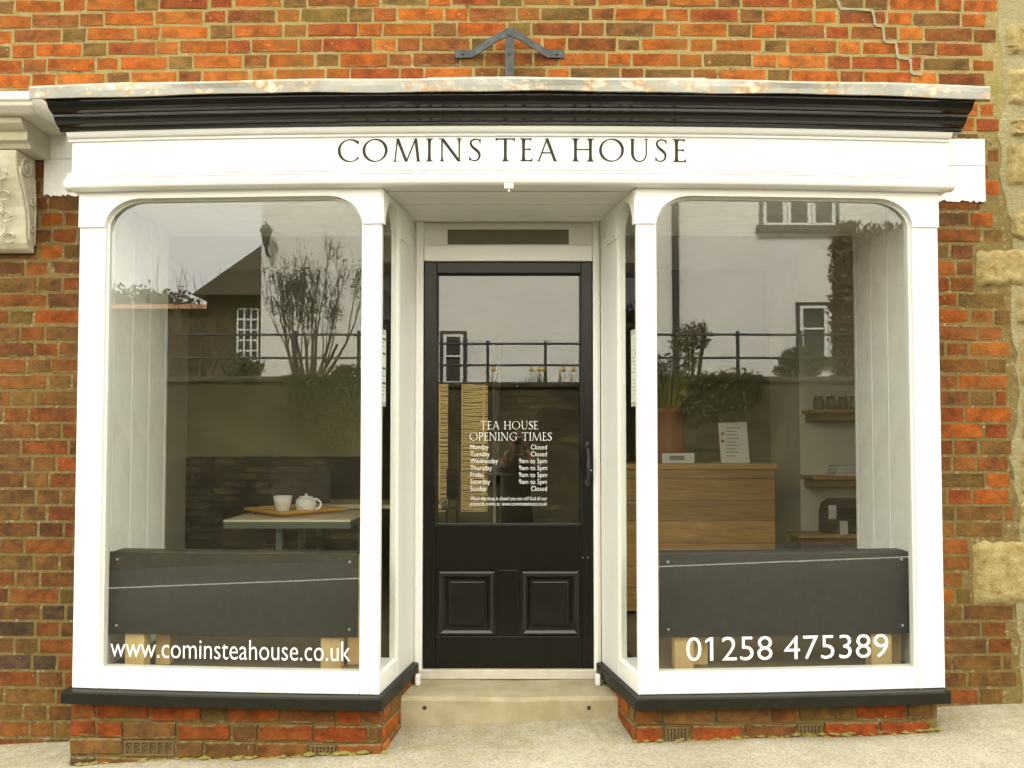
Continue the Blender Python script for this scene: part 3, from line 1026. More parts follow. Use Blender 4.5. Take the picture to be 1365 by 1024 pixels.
mb.tube([(-2.228, 3.94, 2.50), (-2.228, 3.95, 2.4), (-2.228, 3.952, 2.3), (-2.228, 3.95, 2.2)], .005, 5)
for k in range(4):
    zc = 2.52 - .09 * k
    yy = 3.805 + .022 * k - .004
    mb.tube([(-2.34 + .03 * math.sin(a * .9), yy - .004 + .004 * math.cos(a), zc + .035 * math.cos(a * .8)) for a in range(7)], .006, 5)
    mb.tube([(-2.30 + .022 * math.cos(a), yy + .008, zc - .03 + .022 * math.sin(a)) for a in [i * .8 for i in range(8)]], .005, 5)
mb.build('scroll_carving', 'carved_stone', cor, smooth=True)

# ------------------------------------------------------------------ iron bracket above the fascia
br = thing('sign_bracket', 'black iron forked sign bracket bolted to the bricks above the cornice', 'bracket', (-.037, YW, 2.98))
MB().box(-.058, -.016, 3.885, 3.897, 2.90, 3.19).build('upright', 'iron_black', br, bevel=.002)
for s in (-1, 1):
    mb = MB()
    cx_ = -.037
    P_ = [(.012, 3.165, 3.882), (.05, 3.150, 3.884), (.155, 3.106, 3.935), (.175, 3.10, 3.950), (.255, 3.099, 3.951)]
    hw = .019
    vs = []
    for (dx, zz, yy) in P_:
        X = cx_ + s * dx
        vs += [(X, yy, zz - hw), (X, yy, zz + hw), (X, yy + .007, zz + hw), (X, yy + .007, zz - hw)]
    fs = []
    for i in range(len(P_) - 1):
        for j in range(4):
            q = (j + 1) % 4
            fs.append((4 * i + j, 4 * i + q, 4 * i + 4 + q, 4 * i + 4 + j))
    fs += [(0, 1, 2, 3), tuple(4 * (len(P_) - 1) + j for j in range(4))]
    mb.add(vs, fs)
    a = mb.build('arm', 'iron_black', br, bevel=.0015)
    MB().disc(cx_ + s * .22, 3.950, 3.099, .008, .006).build('bolt', 'iron_black', a)
for zz in (3.155, 3.07):
    MB().disc(-.037, 3.884, zz, .007, .005).build('bolt', 'iron_black', br)

# ------------------------------------------------------------------ the timber shop front
XC = -.0375
sf = thing('shopfront', 'white painted timber shop front with two display windows and black cornice', 'shop front', (XC, 3.7, .16))
YF = 3.71
# cornice
prof = [(3.72, 2.655), (3.662, 2.655), (3.655, 2.658), (3.653, 2.668), (3.642, 2.671), (3.630, 2.676), (3.618, 2.686), (3.611, 2.698), (3.604, 2.700), (3.603, 2.709),
        (3.594, 2.711), (3.580, 2.715), (3.566, 2.723), (3.556, 2.735), (3.552, 2.742), (3.545, 2.744), (3.545, 2.775), (3.72, 2.785)]
MB().prism(prof, -1.965, 1.905, 24).build('cornice', 'black_gloss', sf, wp=True)
# lead dressed over the top of it
def lead(x0, x1, lift):
    mb = MB(); nx = 70
    secs = []
    for i in range(nx + 1):
        x = x0 + (x1 - x0) * i / nx
        wv = .004 * math.sin(x * 5.3 + 1) + .0025 * math.sin(x * 13.1) + .0015 * (R.random() - .5)
        w2 = .003 * math.sin(x * 7.7 + 2) + .001 * (R.random() - .5)
        secs.append([(x, YW - .006, 2.875), (x, 3.70, 2.823 + lift + w2 * .5), (x, 3.535, 2.808 + lift + w2), (x, 3.520 + w2, 2.802 + lift + w2), (x, 3.514 + w2 - lift, 2.792 + w2),
                     (x, 3.516 + wv - lift, 2.770), (x, 3.518 + wv - lift, 2.747 + wv), (x, 3.526 + wv, 2.747 + wv), (x, 3.536, 2.777), (x, 3.70, 2.790), (x, YW - .006, 2.85)])
    n = len(secs[0])
    mb.add([p for s_ in secs for p in s_], [(i * n + j, i * n + (j + 1) % n, (i + 1) * n + (j + 1) % n, (i + 1) * n + j) for i in range(nx) for j in range(n)]
           + [tuple(range(n)), tuple(nx * n + j for j in range(n))])
    mb.build('lead_flashing', 'lead_sheet', sf, wp=True)
lead(-2.018, -.345, 0.0); lead(-.372, .78, .003); lead(.75, 1.952, 0.0)
# fascia board with its mouldings
fa = MB().box(-1.926, 1.858, 3.69, 3.76, 2.40, 2.655, 24).build('fascia', 'white_gloss', sf, wp=True)
MB().prism([(3.692, 2.618), (3.680, 2.618), (3.680, 2.625), (3.689, 2.628), (3.689, 2.631), (3.674, 2.634), (3.668, 2.640), (3.665, 2.648), (3.662, 2.6535), (3.692, 2.6535)], -1.940, 1.870, 24).build('upper_moulding', 'white_gloss', fa, wp=True)
MB().prism([(3.692, 2.476), (3.676, 2.475), (3.676, 2.467), (3.689, 2.464), (3.689, 2.460), (3.667, 2.459), (3.665, 2.452), (3.680, 2.449), (3.680, 2.445), (3.656, 2.444), (3.649, 2.439), (3.645, 2.429), (3.646, 2.415), (3.651, 2.405), (3.662, 2.398), (3.692, 2.396)], -1.938, 1.870, 24).build('lower_moulding', 'white_gloss', fa, wp=True)
# title lettering
mb = MB()
YL = 3.6885
TITLE = [('C', 440, 57, 212), ('O', 440, 237, 418), ('M', 440, 455, 663), ('I', 440, 703, 742), ('N', 440, 790, 968), ('S', 440, 1010, 1098), ('T', 440, 1203, 1348),
         ('E', 680, 78, 163), ('A', 680, 192, 345), ('H', 680, 452, 608), ('O', 680, 648, 828), ('U', 680, 865, 1013), ('S', 680, 1055, 1140), ('E', 680, 1190, 1280)]
for ch, o_, a, b in TITLE:
    xa = at(o_ + a / 5.46, 200, YL)[0]; xb = at(o_ + b / 5.46, 200, YL)[0]
    h = .101
    mb = MB()
    serif_letter(mb, ch, xa, 2.508, h, YL, (xb - xa) / (glyph(ch)[1] * h))
    mb.build('letter', 'letter_black', fa, wp=True, recalc=False)
# box of the bay above and beside the windows
MB().box(-1.897, 1.82, 3.762, YW - .002, 2.41, 2.655, 12).build('bay_roof', 'white_matt', sf, wp=True)
for x0, x1 in ((-1.897, -1.868), (1.791, 1.82)):
    MB().box(x0, x1, 3.79, 4.0, .17, 2.408).build('bay_cheek', 'white_gloss', sf, wp=True)


def display_window(x0, x1, p0, p1, body, box, T=None):
    """x0..x1 the whole frame, p0..p1 the clear opening"""
    w = part_empty('display_window', sf, ((x0 + x1) / 2, YF, .22))
    zb, zt, a, b = 2.243, 2.366, .155, .12
    for q0, q1 in ((x0, p0), (p1, x1)):
        m_ = MB()
        m_.slab([(q0, 2.30), (q1, 2.30)], [(q0, .218), (q1, .218)], YF, YF + (.085 if q0 < -1 or q1 > 1 else .05))
        m_.build('post', 'white_gloss', w, wp=True, bevel=.003)
    m_ = MB()
    xs = frange(p0 - .0005, p1 + .0005, 10)
    m_.prism([(YF + .002, .218), (YF + .083, .218), (YF + .083, .306), (YF + .03, .306), (YF + .002, .298)], p0 + .0005, p1 - .0005, 10)
    m_.build('bottom_rail', 'white_gloss', w, wp=True, bevel=.003)

    def arch(off):
        L = []
        n = 14
        for i in range(n + 1):
            t = math.pi / 2 * i / n
            L.append((p0 + off + a - a * math.cos(t), zb + (zt - off - zb) * math.sin(t)))
        for i in range(n, -1, -1):
            t = math.pi / 2 * i / n
            L.append((p1 - off - a + a * math.cos(t), zb + (zt - off - zb) * math.sin(t)))
        return L
    A = arch(0)
    bot = [(x0 - .002, zb), (p0 - .0003, zb)] + A + [(p1 + .0003, zb), (x1 + .002, zb)]
    top = [(x, 2.4015) for x, _ in bot]
    MB().slab(top, bot, YF - .009, YF + .0255).build('arched_head', 'white_gloss', w, wp=True, bevel=.002)
    # glazing bead just inside
    B = arch(.007)
    inner = [(p0 + .007, .305)] + B + [(p1 - .007, .305)]
    outer = [(p0 - .02, .305)] + [(x, 2.40) if 0 < i < len(B) - 1 else (x + (-.027 if i == 0 else .027), 2.30) for i, (x, _) in enumerate(B)] + [(p1 + .02, .305)]
    MB().slab(outer, inner, YF + .026, YF + .032).build('glazing_bead', 'cream_paint', w, wp=True)
    g = MB()
    g.T = None
    xs = frange(p0 - .02, p1 + .02, 8)
    vs = []
    for x in xs:
        vs += [(x, YF + .033, .295), (x, YF + .033, 2.39), (x, YF + .039, 2.39), (x, YF + .039, .295)]
    g.add(vs, [(4 * i, 4 * i + 4, 4 * i + 5, 4 * i + 1) for i in range(8)])
    g.cur = 1
    g.add(vs, [(4 * i + 3, 4 * i + 2, 4 * i + 6, 4 * i + 7) for i in range(8)] + [(4 * i + 1, 4 * i + 5, 4 * i + 6, 4 * i + 2) for i in range(8)])
    g.build('pane', ['window_glass', 'window_glass_core'], w, wp=True, recalc=False)
    m_ = MB()
    bx0, bx1, bz0, bz1 = box
    sans(body, bx0, bx1, bz0, bz1, YF + .0322, m_)
    m_.build('lettering', 'vinyl_white', w, wp=True, recalc=False)
    return w


YG = YF + .0322
c1 = at(147, 878, YG); c2 = at(467, 852, YG)
display_window(-1.897, -.590, -1.786, -.672, 'www.cominsteahouse.co.uk', (c1[0], c2[0], .350, .350 + .086))
c1 = at(915, 882, YG); c2 = at(1184, 848, YG)
display_window(.515, 1.820, 0.598, 1.709, '01258 475389', (c1[0], c2[0], .350, .350 + .102))

# the splayed side lights of the doorway
YB = 4.275


def side_window(sgn):
    A = Vector((XC + sgn * .5525, YF + .002)); B = Vector((XC - .012 + sgn * .462, YB))
    U = (B - A).normalized(); Ln = (B - A).length
    N = Vector((-sgn * abs(U.y), sgn * U.x * (1 if sgn > 0 else -1) * (1 if sgn > 0 else -1)))
    N = Vector((U.y, -U.x)) * (1 if sgn < 0 else -1)          # points into the doorway
    T = lambda u, n, z: (A.x + U.x * u + N.x * n, A.y + U.y * u + N.y * n, z)   # n < 0 goes into the shop
    w = part_empty('side_window', sf, (A.x, A.y + .3, .22))
    g0, g1 = .03, .285
    MB(T).box(g1, Ln, -.040, 0, .218, 2.30).build('post', 'white_gloss', w, bevel=.003)
    MB(T).prism([(-.001, .218), (-.083, .218), (-.083, .306), (-.013, .306), (-.001, .298)], .001, g1 - .0005).build('bottom_rail', 'white_gloss', w, bevel=.002)
    zb, zt, a = 2.243, 2.366, .10
    L = []
    n = 12
    for i in range(n + 1):
        t = math.pi / 2 * i / n
        L.append((g0 + a - a * math.cos(t), zb + (zt - zb) * math.sin(t)))
    for i in range(n, -1, -1):
        t = math.pi / 2 * i / n
        L.append((g1 - a + a * math.cos(t), zb + (zt - zb) * math.sin(t)))
    bot = [(.0, zb), (g0 - .0003, zb)] + L + [(g1 + .0003, zb), (g1 + .16, zb)]
    # slab works in x,z with thickness along y: local (u, n, z)
    MB(T).slab([(u, 2.394) for u, _ in bot], bot, -.04, .009).build('arched_head', 'white_gloss', w, bevel=.002)
    MB(T).box(g1 + .1605, Ln, -.04, -.0005, 2.3005, 2.394).build('head_rail', 'white_gloss', w)
    MB(T).box(g1 - .014, g1 - .0005, -.012, -.003, .307, 2.30).build('glazing_bead', 'cream_paint', w)
    gm = MB(T)
    vs = [(.02, -.014, .298), (g1 + .01, -.014, .298), (g1 + .01, -.014, 2.39), (.02, -.014, 2.39), (.02, -.020, .298), (g1 + .01, -.020, .298), (g1 + .01, -.020, 2.39), (.02, -.020, 2.39)]
    gm.add(vs, [(0, 1, 2, 3) if sgn < 0 else (3, 2, 1, 0)]); gm.cur = 1
    gm.add(vs, [(7, 6, 5, 4) if sgn < 0 else (4, 5, 6, 7), (0, 4, 5, 1), (2, 6, 7, 3)])
    gm.build('pane', ['side_glass', 'side_glass_core'], w, recalc=False)
    # black sill and its return into the doorway
    x_out = -1.916 if sgn < 0 else 1.818
    s_ = MB()
    ends = [(x_out, 3.655), (A.x - sgn * .02, 3.655), (B.x - sgn * .028, YB - .012), (B.x + sgn * .06, YB - .012), (A.x + sgn * .09, 3.80), (x_out, 3.80)]
    n = len(ends)
    # outer run is cut into short lengths so that it can sag
    run = [(x_out + (A.x - sgn * .02 - x_out) * i / 10, 3.655) for i in range(11)]
    back = [(x_out + (A.x + sgn * .09 - x_out) * i / 10, 3.80) for i in range(11)]
    vs, fs = [], []
    for (a_, b_) in zip(run, back):
        vs += [(a_[0], a_[1], .165), (a_[0], a_[1], .2125), (a_[0], a_[1] + .012, .2165), (b_[0], b_[1], .2178), (b_[0], b_[1], .165)]
    for i in range(10):
        for j in range(5):
            q = (j + 1) % 5
            fs.append((5 * i + j, 5 * i + q, 5 * i + 5 + q, 5 * i + 5 + j))
    fs.append((0, 1, 2, 3, 4))
    k = len(vs)
    e = [ends[2], ends[3]]
    vs += [(e[0][0], e[0][1], .165), (e[0][0], e[0][1], .2125), (e[0][0] + sgn * .012, e[0][1], .2165), (e[1][0], e[1][1], .2178), (e[1][0], e[1][1], .165)]
    for j in range(5):
        q = (j + 1) % 5
        fs.append((50 + j, 50 + q, k + q, k + j))
    fs.append((k, k + 1, k + 2, k + 3, k + 4))
    s_.add(vs, fs)
    s_.build('window_sill', 'black_sill_paint', sf, wp=True, bevel=.002)
    return T, A, B, w


TL, AL, BL, wl_ = side_window(-1)
TR, AR, BR, wr_ = side_window(1)
# boarded soffit of the doorway
mb_s = part_empty('soffit', sf, (XC, 4.0, 2.40))
for i in range(5):
    y0 = 3.764 + i * .103
    MB().box(-.60, .525, y0, y0 + .100, 2.3955 + (.0006 if i % 2 else 0), 2.409).build('board', 'cream_paint', mb_s, bevel=.002)
mb = MB(); mb.box(-.057, -.018, 3.648, 3.672, 2.378, 2.4); mb.tube([(-.037, 3.66, 2.378), (-.037, 3.66, 2.366)], .006, 8)
mb.build('lamp_clip', 'cream_paint', sf, bevel=.003)
# door frame
df = part_empty('door_frame', sf, (XC, YB, .18))
for x0, x1 in ((-.522, -.4695), (.3755, .410)):
    MB().box(x0, x1, YB, YB + .07, .142, 2.399).build('jamb', 'white_gloss', df, bevel=.004)
for x0, x1 in ((-.505, -.489), (.386, .398)):
    MB().box(x0, x1, YB - .012, YB - .0005, .16, 2.395).build('staff_bead', 'white_gloss', df, bevel=.004)
MB().box(-.469, .375, YB + .004, YB + .07, 2.199, 2.279).build('transom', 'white_gloss', df, bevel=.005)
MB().box(-.469, .375, YB + .03, YB + .06, 2.2805, 2.399).build('fanlight_board', 'cream_paint', df)
MB().box(-.352, .257, YB + .0265, YB + .0295, 2.288, 2.362).build('blank_fanlight', 'blank_panel', df)
MB().box(-.50, .405, YB - .004, YB + .12, .132, .178).build('threshold', 'threshold_stone', sf, bevel=.004)
# white tongue and groove lining of the window beds
LIN = 4.48
for sgn, X in ((-1, -1.842), (1, 1.772)):
    ln = part_empty('window_lining', sf, (X, 4.2, .32))
    y = 3.80
    for wdt in (.10, .19, .19, .19):
        MB().box(X - .012, X + .012, y, y + wdt - .004, .292, 2.408).build('board', 'white_matt', ln, bevel=.004)
        y += wdt
    MB().box(X - .014, X + .014, y, y + .022, .292, 2.408).build('edge_trim', 'white_gloss', ln)
    x0, x1 = (-1.826, -.61) if sgn < 0 else (.535, 1.756)
    for i in range(4):
        MB().box(x0, x1, 3.80 + .172 * i, 3.80 + .172 * i + .168, 2.393, 2.407).build('ceiling_board', 'white_matt', ln, bevel=.003)
    MB().box(x0, x1, LIN + .012, LIN + .03, 2.378, 2.407).build('ceiling_edge', 'white_gloss', ln)
    MB().box(x0 - .04 * (sgn < 0), x1 + .04 * (sgn > 0), 3.796, LIN + .02, .262, .290).build('window_bed', 'shop_floor', ln)

# ------------------------------------------------------------------ the door
dr = thing('shop_door', 'glossy black panelled shop door with a tall glass pane and opening times', 'door', (-.047, 4.29, .182))
YD = 4.288
mb = MB()
mb.box(-.466, -.405, YD, YD + .045, .183, 2.194); mb.box(.318, .372, YD, YD + .045, .183, 2.194)
mb.box(-.4045, .3175, YD + .001, YD + .045, 2.138, 2.193); mb.box(-.4045, .3175, YD + .001, YD + .045, .664, .882)
mb.box(-.4045, .3175, YD + .001, YD + .045, .184, .338)
mb.box(-.096, .003, YD + .0015, YD + .045, .3385, .6635)
mb.build('door_frame_rails', 'black_door_paint', dr, bevel=.003).name = 'door_stiles'
for x0, x1 in ((-.4045, -.0965), (.0035, .3175)):
    pn = MB().box(x0, x1, YD + .018, YD + .035, .3385, .6635).build('door_panel', 'black_gloss', dr)
    q0, q1, r0, r1 = x0 + .016, x1 - .016, .345, .657
    # bolection moulding: a mitred ring of sloping faces
    rings = [(0, YD + .018), (.001, YD - .007), (.010, YD - .010), (.020, YD - .004), (.024, YD - .003), (.040, YD + .014)]
    vs = []
    for d, y in rings:
        vs += [(q0 + d, y, r0 + d), (q1 - d, y, r0 + d), (q1 - d, y, r1 - d), (q0 + d, y, r1 - d)]
    fs = []
    for i in range(len(rings) - 1):
        for j in range(4):
            k = (j + 1) % 4
            fs.append((4 * i + j, 4 * i + k, 4 * i + 4 + k, 4 * i + 4 + j))
    m_ = MB(); m_.add(vs, fs)
    m_.build('panel_moulding', 'black_gloss', pn)
    m_ = MB()
    d0, d1 = .047, .052
    m_.box(q0 + d1, q1 - d1, YD + .006, YD + .0178, r0 + d1, r1 - d1)
    m_.build('raised_field', 'black_gloss', pn, bevel=.004)
m_ = MB()
rings = [(-.004, YD + .012), (-.003, YD - .004), (.006, YD - .006), (.011, YD + .012)]
vs = []
for d, y in rings:
    vs += [(-.4045 + d, y, .882 + d), (.3175 - d, y, .882 + d), (.3175 - d, y, 2.138 - d), (-.4045 + d, y, 2.138 - d)]
fs = [(4 * i + j, 4 * i + (j + 1) % 4, 4 * i + 4 + (j + 1) % 4, 4 * i + 4 + j) for i in range(3) for j in range(4)]
m_.add(vs, fs); m_.build('glass_moulding', 'black_gloss', dr)
gm = MB()
vs = [(-.41, YD + .012, .875), (.323, YD + .012, .875), (.323, YD + .012, 2.145), (-.41, YD + .012, 2.145)]
vs += [(x, YD + .018, z_) for x, _, z_ in vs]
gm.add(vs, [(0, 1, 2, 3)]); gm.cur = 1; gm.add(vs, [(7, 6, 5, 4)])
gm.build('pane', ['window_glass', 'window_glass_core'], dr, recalc=False)
# opening times
m_ = MB()
YT = YD + .0115
def X(px): return at(px, 600, YT)[0]
def Z(py): return at(690, py, YT)[1]
TK, TN = .082, .042
serif_line(m_, 'TEA HOUSE', X(640), X(717), Z(572.5), Z(561.5) - Z(572.5), YT)
serif_line(m_, 'OPENING TIMES', X(626), X(735.5), Z(587.5), Z(576.5) - Z(587.5), YT)
days = ['Monday', 'Tuesday', 'Wednesday', 'Thursday', 'Friday', 'Saturday', 'Sunday']
hrs = ['Closed', 'Closed', '9am to 5pm', '9am to 5pm', '9am to 5pm', '9am to 5pm', 'Closed']
for i, (d, h) in enumerate(zip(days, hrs)):
    yb = 599.2 + 9.22 * i
    sans(d, X(627), 0, Z(yb), Z(yb - 6.3), YT, m_, False, 'L')
    sans(h, 0, X(729), Z(yb), Z(yb - 6.3), YT, m_, False, 'R')
sans('When the shop is closed you can still find all our', X(627), X(729), Z(667), Z(662), YT, m_)
sans('products online at: www.cominsteahouse.co.uk', X(627), X(729), Z(674), Z(669), YT, m_)
m_.build('opening_times', 'vinyl_white', dr, recalc=False)
# handle and small fixings
m_ = MB()
hx = .347
m_.slab([(hx - .012, 1.285), (hx, 1.305), (hx + .012, 1.285)], [(hx - .012, 1.262), (hx, 1.255), (hx + .012, 1.262)], YD - .008, YD - .001)
m_.slab([(hx - .012, 1.105), (hx, 1.113), (hx + .012, 1.105)], [(hx - .012, 1.085), (hx, 1.066), (hx + .012, 1.085)], YD - .008, YD - .001)
m_.tube([(hx, YD - .006, 1.275), (hx, YD - .034, 1.255), (hx, YD - .044, 1.185), (hx, YD - .034, 1.115), (hx, YD - .006, 1.095)], [.006, .008, .010, .008, .006], 8)
m_.build('pull_handle', 'iron_black', dr, smooth=True)
m_ = MB()
for px in (777, 783.5):
    x_, z_ = at(px, 743.5, YD); m_.disc(x_, YD - .0005, z_, .0035, .003)
m_.build('latch_screws', 'screw_steel', dr)
m_ = MB(); m_.disc(.366, YD - .001, 1.155, .006, .008); m_.build('lock', 'screw_steel', dr)

# ------------------------------------------------------------------ stone doorstep
st = thing('doorstep', 'worn sandy stone step below the black door', 'step', (XC, 4.1, .02))
m_ = MB()
n = 16
vs, fs = [], []
pr = [(4.30, -.12), (3.985, -.12), (3.985, .115), (3.990, .126), (4.0, .1315), (4.12, .133), (4.30, .1315)]
for i in range(n + 1):
    u = i / n
    for (y, zq) in pr:
        half = .535 - (y - 3.71) * .14
        wear = -.006 * math.exp(-((u - .5) / .22) ** 2) if zq > .1 else 0
        vs.append((XC - half + 2 * half * u, y + .002 * (R.random() - .5), zq + wear + .0015 * (R.random() - .5)))
k = len(pr)
for i in range(n):
    for j in range(k - 1):
        fs.append((i * k + j, (i + 1) * k + j, (i + 1) * k + j + 1, i * k + j + 1))
m_.add(vs, fs); m_.build('step_block', 'step_stone', st, recalc=True)
for px in (566, 785):
    x_, z_ = at(px, 943.5, 3.984)
    MB().disc(x_, 3.9835, z_, .010, .002, 10).build('drain_hole', 'dark_room', st)
for px in (557, 797):
    x_, z_ = at(px, 898, 4.16)
    MB().box(x_ - .012, x_ + .012, 4.15, 4.19, .134, .185).build('post_foot', 'white_gloss', st, bevel=.006)

# ------------------------------------------------------------------ brick plinths under the windows
def plinth(sgn, lbl):
    A = Vector((XC + sgn * .5425, 3.722)); B = Vector((XC + sgn * .468, 4.26))
    x_out = -1.905 if sgn < 0 else 1.79
    t = thing('brick_plinth', lbl, 'plinth', ((x_out + A.x) / 2, 3.72, gz((x_out + A.x) / 2, 3.72)), 'brick plinths under the display windows')
    m_ = MB()
    o = [(x_out, A.y + .004), (A.x, A.y + .004), (B.x, B.y), (x_out, B.y)]
    n = 24
    pts = []
    for i in range(n + 1):
        pts.append((x_out + (A.x - x_out) * i / n, A.y + .004 + .0015 * (R.random() - .5)))
    vs, fs = [], []
    for (x, y) in pts + [(B.x, B.y)]:
        vs += [(x, y, -.30), (x, y, .164 + .033 * ((x + .04) / 1.9) ** 2)]
    for i in range(len(pts)):
        fs.append((2 * i, 2 * i + 2, 2 * i + 3, 2 * i + 1))
    m_.add(vs, fs); m_.add([(x_out, A.y + .004, -.3), (x_out, 4.0, -.3), (x_out, 4.0, .2), (x_out, A.y + .004, .2)], [(0, 1, 2, 3)])
    m_.build('mortar_bed', 'mortar', t, recalc=False)
    zc = .124
    row = 0
    while zc > -.2:
        # street face
        x = min(x_out, A.x) - (0, .075, .02)[row % 3] * 0 + .002
        end = max(x_out, A.x) - .002
        k = row
        first = True
        while x < end - .03:
            L = .2165 if (row + k) % 3 else .1035
            if first and row % 2: L = .1035
            first = False
            w = min(L * (1 + R.uniform(-.06, .06)), end - x)
            xc = x + w / 2
            k += 1
            x += w + .011 + R.uniform(0, .004)
            if w < .03 or zc < gz(xc, 3.72) - .035: continue
            zz = zc + .033 * ((xc + .04) / 1.9) ** 2 + R.uniform(-.002, .002)
            air = zc < .0 + .039 * xc + .05 and any(abs(xc - q) < .1 for q in (-1.50, -.80, .74, 1.32)) and zc < .06
            LL = .2165 if w > .15 else .1035
            col = (.29, .062, .012, 1) if R.random() < .45 else tint('right')
            if row >= 2: col = tint('foot')
            if not air:
                put_brick(t, LL, xc, A.y + .003 + R.uniform(-.003, .004), zz, w / LL, 1 + R.uniform(-.04, .02), col)
            else:
                ab = MB()
                nn = 6
                x0, x1, z0, z1 = xc - w / 2, xc + w / 2, zz - .032, zz + .032
                ab.box(x0, x1, A.y - .006, A.y + .02, z1 - .008, z1); ab.box(x0, x1, A.y - .006, A.y + .02, z0, z0 + .008)
                ab.box(x0, x1, A.y + .008, A.y + .02, z0 + .0085, z1 - .0085)
                for i in range(nn + 1):
                    xx = x0 + .004 + (w - .012) * i / nn
                    ab.box(xx - .003, xx + .003, A.y - .0055, A.y + .0075, z0 + .0085, z1 - .0085)
                    if i < nn:
                        xm = xx + (w - .012) / nn / 2
                        ab.tube([(xm + .010 * math.cos(a), A.y - .003, zz + .013 * math.sin(a)) for a in (-.6, .2, 1.0, 1.6, 2.2, 3.0, 3.7)], .0028, 4)
                ab.build('air_brick', 'air_brick_clay', t)
        # return into the doorway
        U = (B - A).normalized(); Ln = (B - A).length
        ang = math.atan2(U.y, U.x) if sgn > 0 else math.atan2(-U.y, -U.x)
        u = .004
        k = row + 1
        while u < Ln - .03:
            L = .1035 if k % 2 else .2165
            w = min(L * (1 + R.uniform(-.05, .05)), Ln - u)
            uc = u + w / 2
            u += w + .012
            k += 1
            if w < .03: continue
            p = A + U * uc
            if zc < gz(p.x, p.y) - .035: continue
            LL = .2165 if w > .15 else .1035
            # mesh faces -y; turn it to face the doorway
            rz = math.atan2(U.y, U.x) + (math.pi if sgn > 0 else 0)
            put_brick(t, LL, p.x, p.y, zc + .003, w / LL, 1 + R.uniform(-.04, .02), tint('top') if R.random() < .5 else tint('right'), rz)
        row += 1
        zc -= .0765
    m_ = MB()
    for i in range(46):
        x = x_out + (A.x - x_out) * i / 45
        for k in range(3):
            s_ = R.uniform(.008, .03); y = A.y - R.uniform(-.01, .012); zq = gz(x, y) + R.uniform(-.004, .012)
            xx = x + R.uniform(-.015, .015)
            m_.add([(xx - s_, y, zq), (xx, y - s_ * .5, zq - .002), (xx + s_, y, zq), (xx, y + .004, zq + s_ * .45)], [(0, 1, 3), (1, 2, 3)])
    mo = m_.build('moss', 'moss', t, recalc=False)
    mo['kind'] = 'stuff'


plinth(-1, 'low brick plinth below the window with the web address')
plinth(1, 'low brick plinth below the window with the phone number')

# ------------------------------------------------------------------ inside the shop: shell
FZ = .145
structure(MB().box(-2.75, 2.85, 4.33, 12.3, FZ - .06, FZ).build('shop_floor', 'shop_floor'))
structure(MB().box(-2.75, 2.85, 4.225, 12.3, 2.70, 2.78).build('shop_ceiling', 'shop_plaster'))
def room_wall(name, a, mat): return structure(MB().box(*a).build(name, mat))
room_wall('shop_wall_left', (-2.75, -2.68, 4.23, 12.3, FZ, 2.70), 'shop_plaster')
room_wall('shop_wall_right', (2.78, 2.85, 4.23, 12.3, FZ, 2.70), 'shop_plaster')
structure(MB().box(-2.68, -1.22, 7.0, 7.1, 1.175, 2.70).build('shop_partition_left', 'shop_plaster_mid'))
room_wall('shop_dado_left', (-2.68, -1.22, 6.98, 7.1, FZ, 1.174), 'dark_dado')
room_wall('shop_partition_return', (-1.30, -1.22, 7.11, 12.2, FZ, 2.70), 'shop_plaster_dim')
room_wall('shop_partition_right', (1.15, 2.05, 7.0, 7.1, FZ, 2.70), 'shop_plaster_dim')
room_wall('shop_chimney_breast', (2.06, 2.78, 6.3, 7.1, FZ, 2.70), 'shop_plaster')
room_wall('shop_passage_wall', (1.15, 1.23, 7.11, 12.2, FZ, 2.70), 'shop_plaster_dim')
# back wall with a glazed garden door
bw = MB()
y0, y1 = 12.0, 12.1
xs = [at(p, 600, 12)[0] for p in (578, 597, 615, 650)]
zt_, zb_ = at(690, 512, 12)[1], at(690, 682, 12)[1]
bw.box(-1.22, xs[0], y0, y1, FZ, 2.7); bw.box(xs[3], 1.15, y0, y1, FZ, 2.7)
bw.box(xs[0], xs[3], y0, y1, zt_, 2.7); bw.box(xs[0], xs[3], y0, y1, FZ, zb_)
bw.box(xs[1], xs[2], y0, y1, zb_, zt_)
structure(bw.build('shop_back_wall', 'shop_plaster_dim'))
structure(MB().box(-4, 4, 12.12, 16, -.1, .1).build('back_yard', 'pavement_screed'))
fence = thing('willow_fence', 'pale woven willow hurdle fence seen through the back windows of the shop', 'fence', (-.6, 13.4, .1))
m_ = MB()
for i in range(150):
    zz = .12 + i * .0165
    ph = R.uniform(0, 6)
    m_.tube([(x, 13.4 + .03 * math.sin(x * 9 + (i % 2) * math.pi), zz + .008 * math.sin(x * 5 + ph)) for x in frange(-2.0, .6, 16)], .0085, 4)
w_ = m_.build('woven_rods', 'willow', fence); w_['kind'] = 'stuff'
MB().box(-2.1, .7, 13.46, 13.5, .1, 2.62).build('backing_board', 'bark', fence)
for x in frange(-1.9, .5, 7):
    MB().tube([(x, 13.4, .1), (x, 13.4, 2.72)], .016, 6).build('stake', 'willow', fence)
MB().tube([(.19 - .47, 11.6, FZ), (.19 - .47, 11.6, 2.70)], .05, 14).build('x', 'white_gloss').name = 'iron_column'
tag(bpy.data.objects['iron_column'], 'slim white column standing by the bistro table far inside', 'column')

